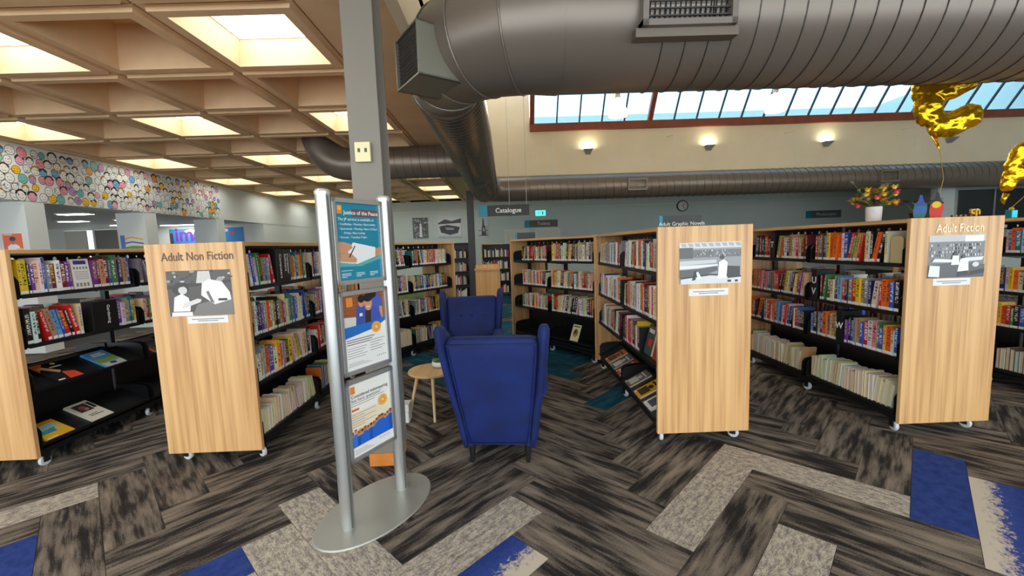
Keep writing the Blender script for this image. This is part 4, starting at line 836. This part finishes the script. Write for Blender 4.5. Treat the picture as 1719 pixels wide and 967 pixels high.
for x in (2.40, 5.78, 9.10, 12.61):
    if ps is None:
        ps = thing('wall_sconce', 'small grey uplight sconce throwing a fan of light up the cream wall', 'wall lamp', (x, 12, 4.0), 0, 'uplight sconces on the cream wall')
        MB().box((-.06, -.02, -.06), (.06, 0, .05)).build('wall_plate', M_ALU, ps); MB().loft([[(-.07,-.12,-.0),(.07,-.12,-.0),(.07,-.02,-.05),(-.07,-.02,-.05)],[(-.13,-.17,.08),(.13,-.17,.08),(.13,-.02,.08),(-.13,-.02,.08)]]).build('lamp_bowl', mat('sconce_grey', (150, 152, 150), .4, .3), ps)
        MB().box((-.115, -.155, .081), (.115, -.03, .083)).build('lamp_glass', mat('sconce_glow', (255, 245, 215), .4, emit=7*LAMP, ecol=(250, 255, 225)), ps)
    elif x < 12: dup(ps, (x, 12, 4.0), 0)
    else:
        q = dup(ps, (x, 12, 4.0), 0, 'small grey wall sconce, unlit, behind the large gold balloon')
        for g in q.children:
            if g.name.startswith('lamp_glass'): g.data = g.data.copy(); g.data.materials.clear(); g.data.materials.append(M_WHITE)
# ------------------------------------------------------------------ hanging and wall signs
def sign(label, x0, x1, y, z0, z1, words, size, teal=.16, top=None, tcol=M_TEXTW, board=M_SIGN):
    t = thing('hanging_sign', label, 'sign', ((x0+x1)/2, y, z0)); w = (x1-x0)/2; h = z1-z0; k = -w+2*w*teal
    bx('sign_board', (k, -.02, 0), (w, .02, h), board, t)
    if teal: bx('teal_end', (-w, -.021, 0), (k, .021, h), M_TEAL, t)
    text('lettering', words, size, fr(((k+w)/2, -.0215, h*.5-size*.33), (0,-1,0)), tcol, t, 'CENTER', .0005, .012)
    if top:
        for q in (w*.22, w*.9): MB().tube([(q, 0, h), (q, 0, top-z0)], .004, 5).build('hanging_wire', M_ALU, t)
sign('long black Catalogue sign with a teal end hung from the ceiling', -.53, .54, 9.0, 2.13, 2.355, 'Catalogue', .135, .17, 6.4)
sign('brown Toilets sign with a teal end above the back wall doors', .84, 2.2, 17.479, 2.215, 2.5, 'Toilets  ♦♦'.replace('  ♦♦', ''), .19, .15, None, mat('grey_letters', (206, 206, 200), .6), mat('sign_brown', (92, 86, 76), .5))
sign('grey Photocopier sign with a teal end on the back wall', 12.55, 14.0, 17.479, 2.2, 2.5, 'Photocopier', .17, .16, None, MATS['grey_letters'], mat('sign_grey', (96, 108, 106), .5))
def topsign(label, x, y, w, h, words, size, z=1.592, rz=0):
    t = thing('shelf_top_sign', label, 'sign', (x, y, z), rz); bx('sign_board', (-w/2, -.008, 0), (w/2, .008, h), M_SIGN, t); bx('teal_end', (-w/2-.03, -.009, 0), (-w/2, .009, h), M_TEAL, t)
    if words: text('lettering', words, size, fr((0, -.009, h*.25), (0,-1,0)), M_TEXTW, t, 'CENTER', .0005)
topsign('black Adult Graphic Novels sign with teal end standing on a bookcase top', 1.52, 3.62, .33, .115, 'Adult Graphic Novels', .045)
topsign('small black sign standing on the angled large print bookcase', .33, 6.55, .28, .1, '', .06)
es = thing('exit_sign', 'glowing green exit sign on the back wall above the Toilets sign', 'exit sign', (1.5, 17.46, 2.66)); bx('sign_case', (-.22, -.04, 0), (.22, .03, .24), M_WHITE, es); bx('lit_face', (-.21, -.045, .01), (.21, -.04, .23), mat('exit_green', (70, 205, 185), .5, emit=.6), es)
print_mesh('running_figure', .4, .22, [('e',.35,.75,.04,.08,(240,250,245)), ('p',[(.25,.35),(.45,.6),(.4,.66),(.2,.5)],(240,250,245)), ('p',[(.2,.15),(.3,.4),(.24,.42),(.14,.18)],(240,250,245)), ('r',.62,.2,.8,.8,(240,250,245))], es, fr((-.2, -.046, .01), (0,-1,0)))
ck = thing('wall_clock', 'round black rimmed clock on the back wall', 'clock', (7.37, 17.49, 2.88)); Mk = fr((0,0,0), (0,-1,0))
circ = lambda r, n=32: [(r*math.cos(2*math.pi*k/n), r*math.sin(2*math.pi*k/n)) for k in range(n)]
MB().prism(circ(.23), 0, .05, Mk).build('clock_case', M_BLACK, ck); MB().prism(circ(.195), .05, .052, Mk).build('clock_face', M_PAPER, ck)
for a, l in ((40, .1), (150, .15)): MB().box((-.01, 0, .053), (.01, l, .057), Mk @ RZ(R(-a))).build('clock_hand', M_BLACK, ck)
for k in range(12): MB().box((-.006, .15, .053), (.006, .18, .055), Mk @ RZ(R(30*k))).build('hour_mark', M_BLACK, ck)
# ------------------------------------------------------------------ back wall: doors and pictures
for k, x in enumerate((.075, 1.35)):
    dr = struct(bx('door_%d' % (k+1), (x, 17.44, 0), (x+.86, 17.47, 2.08), mat('cream_door', (222, 220, 204), .5)))
    for q in ((x-.09, x), (x+.86, x+.95)): bx('door_frame', (q[0], 17.42, 0), (q[1], 17.5, 2.16), M_WHITE, dr)
    bx('door_head', (x, 17.42, 2.08), (x+.86, 17.5, 2.16), M_WHITE, dr); bx('door_handle', (x+.07, 17.40, 1.0), (x+.11, 17.44, 1.14), M_BLACK, dr)
rn = random.Random(77)
def wall_picture(label, x0, x1, z0, z1, items):
    t = thing('wall_photograph', label, 'picture', (x0, 17.47, z0), 0); w, h = x1-x0, z1-z0; bx('picture_board', (0, 0, 0), (w, .028, h), M_PAPER, t)
    print_mesh('picture_image', w, h, items, t, fr((0, 0, 0), (0,-1,0)), dz=.00005)
def speck(n, lo, hi): return [('e', rn.uniform(.04, .96), rn.uniform(.04, .96), rn.uniform(.03, .09), rn.uniform(.02, .07), G(rn.randint(lo, hi))) for _ in range(n)]
wall_picture('black and white photograph of a pale statue among foliage', -3.76, -3.13, 1.92, 2.76, [('r',0,0,1,1,G(84))]+speck(70, 30, 190)+[('p',[(.42,.06),(.6,.06),(.58,.6),(.44,.6)],G(235)), ('e',.51,.66,.07,.06,G(230))])
wall_picture('black and white photograph of a dark rowing boat by water', -2.72, -1.78, 1.92, 2.745, [('r',0,0,1,1,G(214)), ('p',[(0,.72),(.3,.9),(.6,.8),(1,.92),(1,.7),(0,.66)],G(60)), ('p',[(.05,.55),(.4,.62),(.95,.5),(.85,.2),(.5,.12),(.12,.25)],G(36)), ('p',[(.3,.5),(.7,.46),(.66,.36),(.36,.38)],G(150)), ('r',0,.0,1,.1,G(190))])
wall_picture('black and white photograph of a ship model beside the dark column', -1.09, -.66, 1.85, 2.69, [('r',0,0,1,1,G(205)), ('p',[(.3,.1),(.8,.1),(.7,.6),(.4,.6)],G(50)), ('p',[(.42,.6),(.62,.6),(.56,.95),(.46,.95)],G(70)), ('r',.05,.35,.95,.38,G(60)), ('r',.1,.1,.95,.14,G(60)), ('e',.55,.4,.08,.1,G(190)), ('r',.86,.1,.9,.6,G(60))])
wall_picture('dark mottled photograph at the far left corner of the back wall', -7.1, -6.4, 1.75, 2.3, [('r',0,0,1,1,G(60))]+speck(60, 20, 180))
# ------------------------------------------------------------------ far furniture
def far_case(label, x, y, w, h, wood_end):
    t = thing('tall_bookcase', label, 'bookcase', (x, y, 0)); e = M_WOODV if wood_end else M_BLACK
    for s in (0, w-.03): bx('side_panel', (s, 0, 0), (s+.03, .32, h), e, t)
    bx('back_panel', (.03, .31, .05), (w-.03, .32, h-.03), M_BLACK, t); bx('top_panel', (.03, 0, h-.03), (w-.03, .31, h), e, t)
    r2 = random.Random(int(x*10)+50)
    for k in range(4):
        z = .1+k*(h-.15)/4; bx('shelf', (.03, .01, z-.02), (w-.03, .31, z), M_BLACK, t)
        rows = MB(); s = .05
        while s < w-.12:
            tt, hh = r2.uniform(.018, .045), r2.uniform(.18, .26); rows.box((s, .06, z+.001), (s+tt, .22, z+hh), None, lin(CN[pick(r2, P_LP)])); s += tt+.002
        q = rows.build('shelf_of_books', M_BOOK, t); q['kind'] = 'stuff'
far_case('dark bookcase with mixed books against the dark slim column', -2.15, 11.6, 1.15, 1.62, False); far_case('oak sided bookcase between the dark column and the back wall', -.72, 12.6, .9, 1.58, True); far_case('narrow dark bookcase beside the toilet door frame', .42, 12.2, .8, 1.66, False)
t = thing('catalogue_kiosk', 'pale oak catalogue kiosk with a sloped top ledge under its sign', 'kiosk', (-.38, 8.6, 0)); bx('kiosk_body', (-.25, 0, 0), (.25, .42, 1.02), wood('kiosk_oak', 2, (206, 152, 88), (226, 178, 114)), t); bx('kiosk_ledge', (-.265, -.03, 1.02), (.265, .45, 1.05), MATS['kiosk_oak'], t); MB().box((-.25, .15, 1.05), (.25, .4, 1.12)).build('screen_stand', MATS['kiosk_oak'], t)
dk = struct(bx('window_5', (12.9, 11.98, 1.6), (15.19, 12.05, 2.68), M_ALU))
for q in range(2): bx('pane', (12.97+q*1.1, 11.96, 1.66), (14.0+q*1.1, 11.98, 2.62), mat('dark_office_pane', (34, 40, 42), .08), dk)  # opaque dark panes paint in the unlit office behind the glass
struct(bx('wall_office', (12.4, 12.0, 0), (15.19, 12.2, 3.37), M_BLUEPAINT))
# posters and signs on the white columns and in the side room
def colposter(label, y, z0, z1, x0, x1, items):
    t = thing('column_poster', label, 'poster', (x0, y-.006, z0)); w, h = x1-x0, z1-z0; bx('poster_sheet', (0, 0, 0), (w, .005, h), M_PAPER, t); print_mesh('poster_art', w, h, items, t, fr((0, 0, 0), (0,-1,0)))
colposter('orange poster of a dark haired person in white on a white column', 6.92, 1.62, 1.98, -8.06, -7.72, [('r',.05,.04,.95,.96,(232,92,48)), ('p',[(.2,.04),(.8,.04),(.78,.4),(.6,.5),(.4,.5),(.24,.4)],(236,232,226)), ('e',.5,.62,.13,.15,(176,118,88)), ('e',.5,.73,.15,.1,(40,30,28)), ('r',.62,.06,.92,.3,(240,200,60)), ('r',.1,.9,.5,.93,(245,240,235))])
colposter('colourful wavy art poster in orange, green and blue on a white column', 9.17, 1.60, 2.0, -8.2, -7.72, [('r',0,0,1,1,(232,226,212)), ('p',[(0,.2),(1,.3),(1,0),(0,0)],(226,104,44)), ('p',[(0,.2),(1,.3),(1,.4),(.5,.44),(0,.34)],(96,160,70)), ('p',[(0,.5),(.5,.6),(1,.5),(1,.58),(.5,.68),(0,.58)],(60,110,190)), ('p',[(0,.7),(.5,.85),(1,.72),(1,.8),(.5,.93),(0,.8)],(240,180,60)), ('r',0,0,.2,1,(70,120,190))])
t = thing('wall_banner', 'bright blue banner with purple lettering in the room beyond the columns', 'banner', (-10.65, 16.969, 1.55)); bx('banner_sheet', (-2.6, 0, 0), (.3, .03, 1.05), M_PAPER, t); Mq = fr((-2.6, 0, 0), (0,-1,0))
print_mesh('banner_art', 2.9, 1.05, [('r',0,0,1,1,(62,140,208)), ('e',.3,.88,.1,.1,(236,240,245)), ('e',.7,.9,.1,.08,(236,240,245)), ('p',[(0,0),(1,0),(1,.4),(0,.5)],(120,84,170)), ('r',.0,.4,.05,.85,(70,60,80)), ('e',.85,.8,.03,.07,(230,90,120))], t, Mq, dz=.0004)
text('lettering', 'imag', .75, Mq @ T(.2, .58, .006), mat('purple_letters', (122, 48, 160), .5), t, 'LEFT', .002, .02)
# ------------------------------------------------------------------ things standing on the bookcase tops
TOP = 1.5925
t = thing('flower_vase', 'white vase of yellow, pink and orange flowers on the bookcase top', 'vase', (3.10, 3.52, TOP))
MB().lathe([(.045, 0), (.052, .01), (.056, .12), (.05, .125), (.046, .12), (.042, .02)], 24).build('vase_body', M_PAPER, t, smooth='auto')
rn = random.Random(31); gm = mat('stem_green', (92, 110, 58), .6)
FC = [mat('petal_%d' % k, c, .6) for k, c in enumerate(((240, 196, 30), (232, 120, 110), (236, 150, 50), (176, 120, 96), (240, 214, 90), (226, 88, 120)))]
lf = [mat('foliage_%d' % k, c, .6) for k, c in enumerate(((104, 124, 66), (132, 148, 100), (84, 104, 60)))]
def leaf(mb, b, d, l, w):
    d = d.normalized(); sx = d.cross(Z); sx = sx.normalized() if sx.length > .01 else Vector((1,0,0)); n = sx.cross(d)
    pts = [b, b+d*l*.35+sx*w+n*w*.25, b+d*l, b+d*l*.35-sx*w+n*w*.25]; mb.face(pts)
    mb.face([p-n*.0015 for p in pts[::-1]])
for k in range(54):
    a = rn.uniform(0, 6.28); e = rn.uniform(.15, 1.45); l = rn.uniform(.07, .19); d = Vector((math.cos(a)*math.cos(e), math.sin(a)*math.cos(e), math.sin(e))); b = Vector((.02*math.cos(a), .02*math.sin(a), .115)); tip = b+d*l
    MB().tube([b, b+d*l*.5+Z*.01, tip], .002, 5).build('stem', gm, t)
    if k % 3 == 2:
        mb = MB()
        for j in range(9): q = b+d*l*(.45+.07*j); aa = j*2.4; leaf(mb, q, Vector((math.cos(aa), math.sin(aa), .5)), .05, .015)
        mb.build('leaf_spray', lf[k % 3 if k % 2 else 1], t)
    else:
        mb = MB(); mb.ball(tip, .016, 8, 4)
        for j in range(14): aa = j*2.4; leaf(mb, tip, Vector((math.cos(aa), math.sin(aa), -.1+.08*j)), .036, .012)
        mb.build('flower_head', FC[rn.choice([0,0,0,4,2,1,3,5])], t)
for k, (a, l) in enumerate(((2.6, .28), (.5, .27), (.8, .25))):
    mb = MB(); b = Vector((0, 0, .11)); d = Vector((math.cos(a)*.62, math.sin(a)*.3, .78)).normalized()
    for j in range(12): leaf(mb, b+d*l*(.3+.06*j), Vector((math.cos(a+j*2.5), math.sin(j*2.5), .4)), .05, .014)
    MB().tube([b, b+d*l], .002, 5).build('stem', gm, t); mb.build('leaf_spray', lf[1], t)
def palm(label, x, y, s, seed):
    t = thing('potted_palm', label, 'plant', (x, y, TOP)); rn = random.Random(seed); MB().lathe([(.03, 0), (.04, .06), (.036, .06), (.03, .05)], 16).build('pot', M_BLACK, t, smooth='auto')
    for f in range(3):
        a = f*2.1+seed; ln = s*rn.uniform(.8, 1.1); pts = [Vector((math.cos(a)*ln*q*.5, math.sin(a)*ln*q*.5, .05+ln*(q-.35*q*q))) for q in (0, .25, .5, .75, 1)]
        MB().tube(pts, .0025, 5).build('stem', gm, t); mb = MB(); c = pts[-1]
        for j in range(13): e = -1.2+2.4*j/12; leaf(mb, c, Vector((math.cos(a+e), math.sin(a+e), .25-.3*abs(e)/1.2)), s*.55, .008)
        mb.build('palm_leaf', mat('palm_green', (48, 84, 44), .55), t)
palm('small palm with a narrow fan next to the flower vase', 3.43, 3.50, .13, 2); palm('small dark palm behind the red and black ornament', 3.22, 3.24, .13, 5)
def hand(label, x, y, cols, h, dot=None):
    t = thing('painted_ornament', label, 'ornament', (x, y, TOP)); M = fr((0,0,0), (-.7,-.7,0)); pl = [(-.026,0),(.03,0),(.042,h*.35),(.04,h*.6),(.022,h*.72),(.014,h),(.0,h*1.02),(-.008,h*.74),(-.024,h*.66),(-.032,h*.3)]
    MB().prism(pl, -.008, .008, M).build('ornament_shape', mat('hand_%d_%d_%d' % cols[0], cols[0], .5), t); cut = h*.55
    up = [p for p in pl if p[1] > cut]; up = [(.041, cut)]+[p for p in pl[3:9]]+[(-.028, cut)]
    MB().prism(up, .0082, .0095, M).build('upper_colour', mat('hand_%d_%d_%d' % cols[1], cols[1], .5), t)
    if dot: MB().prism([(.004+.024*math.cos(k*.3927), h*.52+.024*math.sin(k*.3927)) for k in range(16)], .0097, .0105, M).build('yellow_disc', mat('hand_%d_%d_%d' % dot, dot, .5), t)
    if len(cols) > 2: MB().prism([(-.03, h*.22), (.036, h*.22), (.04, h*.45), (-.03, h*.45)], .0082, .0095, M).build('middle_band', mat('hand_%d_%d_%d' % cols[2], cols[2], .5), t)
hand('small upright ornament in red and black with a yellow disc', 3.12, 3.03, ((214, 52, 34), (28, 26, 28)), .18, (244, 196, 40)); hand('small upright ornament in green and blue bands', 3.02, 3.05, ((30, 110, 90), (36, 70, 160), (44, 92, 180)), .165)
gl = mat('glitter_gold', (226, 180, 60), .3, .7, bump=.8, nscale=120)
t = thing('glitter_number', 'gold glitter number 50 standing on the bookcase top', 'ornament', (3.40, 3.02, TOP)); text('numerals', '50', .075, fr((-.04, 0, .001), (0,-1,0)), gl, t, 'LEFT', .008, .02)
t = thing('gold_garland', 'strand of gold and black beads lying along the bookcase top edge', 'garland', (3.2, 2.99, TOP)); 
for k in range(16): MB().ball((.0+k*.013, .008*math.sin(k*1.9), .008), .0075, 8, 4).build('bead', gl if k % 3 else M_BLACK, t, smooth=True)
t = thing('balloon_weight', 'teal foil wrapped balloon weight on the farther bookcase top', 'balloon weight', (4.86, 4.0, TOP)); bx('weight_block', (-.03, -.03, 0), (.03, .03, .08), mat('teal_foil', (30, 150, 170), .25, .6), t, bevel=.006); MB().ball((0, 0, .088), .02, 8, 4).build('ribbon_knot', gl, t)
t = thing('balloon_weight', 'gold foil balloon weight standing beside the small dark palm', 'balloon weight', (3.42, 3.33, TOP)); MB().lathe([(.022, 0), (.026, .01), (.018, .035), (.004, .045)], 12).build('weight_block', gl, t, smooth='auto')
def foil(name, strokes, r, parent, M, depth=.6):
    """puffed foil letter: capsule strokes joined by a remesh, creased by the material"""
    mb = MB()
    for st in strokes:
        pts = []; 
        for (a, b) in zip(st, st[1:]):
            for k in range(6): pts.append(Vector((a[0]+(b[0]-a[0])*k/6, a[1]+(b[1]-a[1])*k/6, 0)))
        pts.append(Vector((st[-1][0], st[-1][1], 0))); n = len(pts)
        mb.tube(pts, [r*(.55 if k in (0, n-1) else .9 if k in (1, n-2) else 1) for k in range(n)], 12)
    mb.v = [tuple(M @ Vector((x, y, z*depth))) for x, y, z in mb.v]; o = mb.build(name, M_GOLD, parent, smooth=True)
    q = o.modifiers.new('remesh', 'REMESH'); q.mode = 'VOXEL'; q.voxel_size = .014; q.use_smooth_shade = True
    dtx = bpy.data.textures.new('crease', 'CLOUDS'); dtx.noise_scale = .07; dm = o.modifiers.new('crease', 'DISPLACE'); dm.texture = dtx; dm.strength = .035; dm.mid_level = .5
    return o
b = thing('foil_balloon', 'large gold foil letter balloon floating behind the big air duct', 'balloon', (4.06, 3.85, 2.34)); M = fr((0, 0, 0), (-.35, -1, 0)) @ RZ(R(3))
foil('balloon_body', [[(-.15, .13), (-.17, .45), (-.15, .86)], [(-.15, .13), (0, .1), (.2, .2)], [(-.15, .42), (0, .43), (.2, .52)], [(-.15, .86), (0, .86), (.2, .9)]], .108, b, M)
MB().tube([M @ Vector((-.12, .03, 0)), (-.14, -.02, -.06), (-.16, -.06, -.12)], [.02, .012, .004], 8).build('balloon_tail', M_GOLD, b, smooth=True)
MB().tube([(-.15, -.05, -.1), (-.3, -.25, -.4), (-.635, -.517, -.705)], .0022, 5).build('balloon_ribbon', gl, b)
b = thing('foil_balloon', 'gold foil letter balloon tethered to the teal weight', 'balloon', (4.92, 3.98, 1.80)); M = fr((0, 0, 0), (-.6, -1, 0))
foil('balloon_body', [[(-.1, .06), (-.075, .3), (-.03, .44), (.06, .44), (.11, .3), (.12, .06)], [(-.08, .22), (.1, .22)]], .062, b, M)
MB().tube([M @ Vector((-.1, .03, 0)), M @ Vector((-.12, -.03, 0)), M @ Vector((-.11, -.07, 0))], [.025, .02, .004], 8).build('balloon_tail', M_GOLD, b, smooth=True)
MB().tube([M @ Vector((.06, .05, 0)), (-.06, .02, -.105)], .002, 5).build('balloon_ribbon', gl, b)
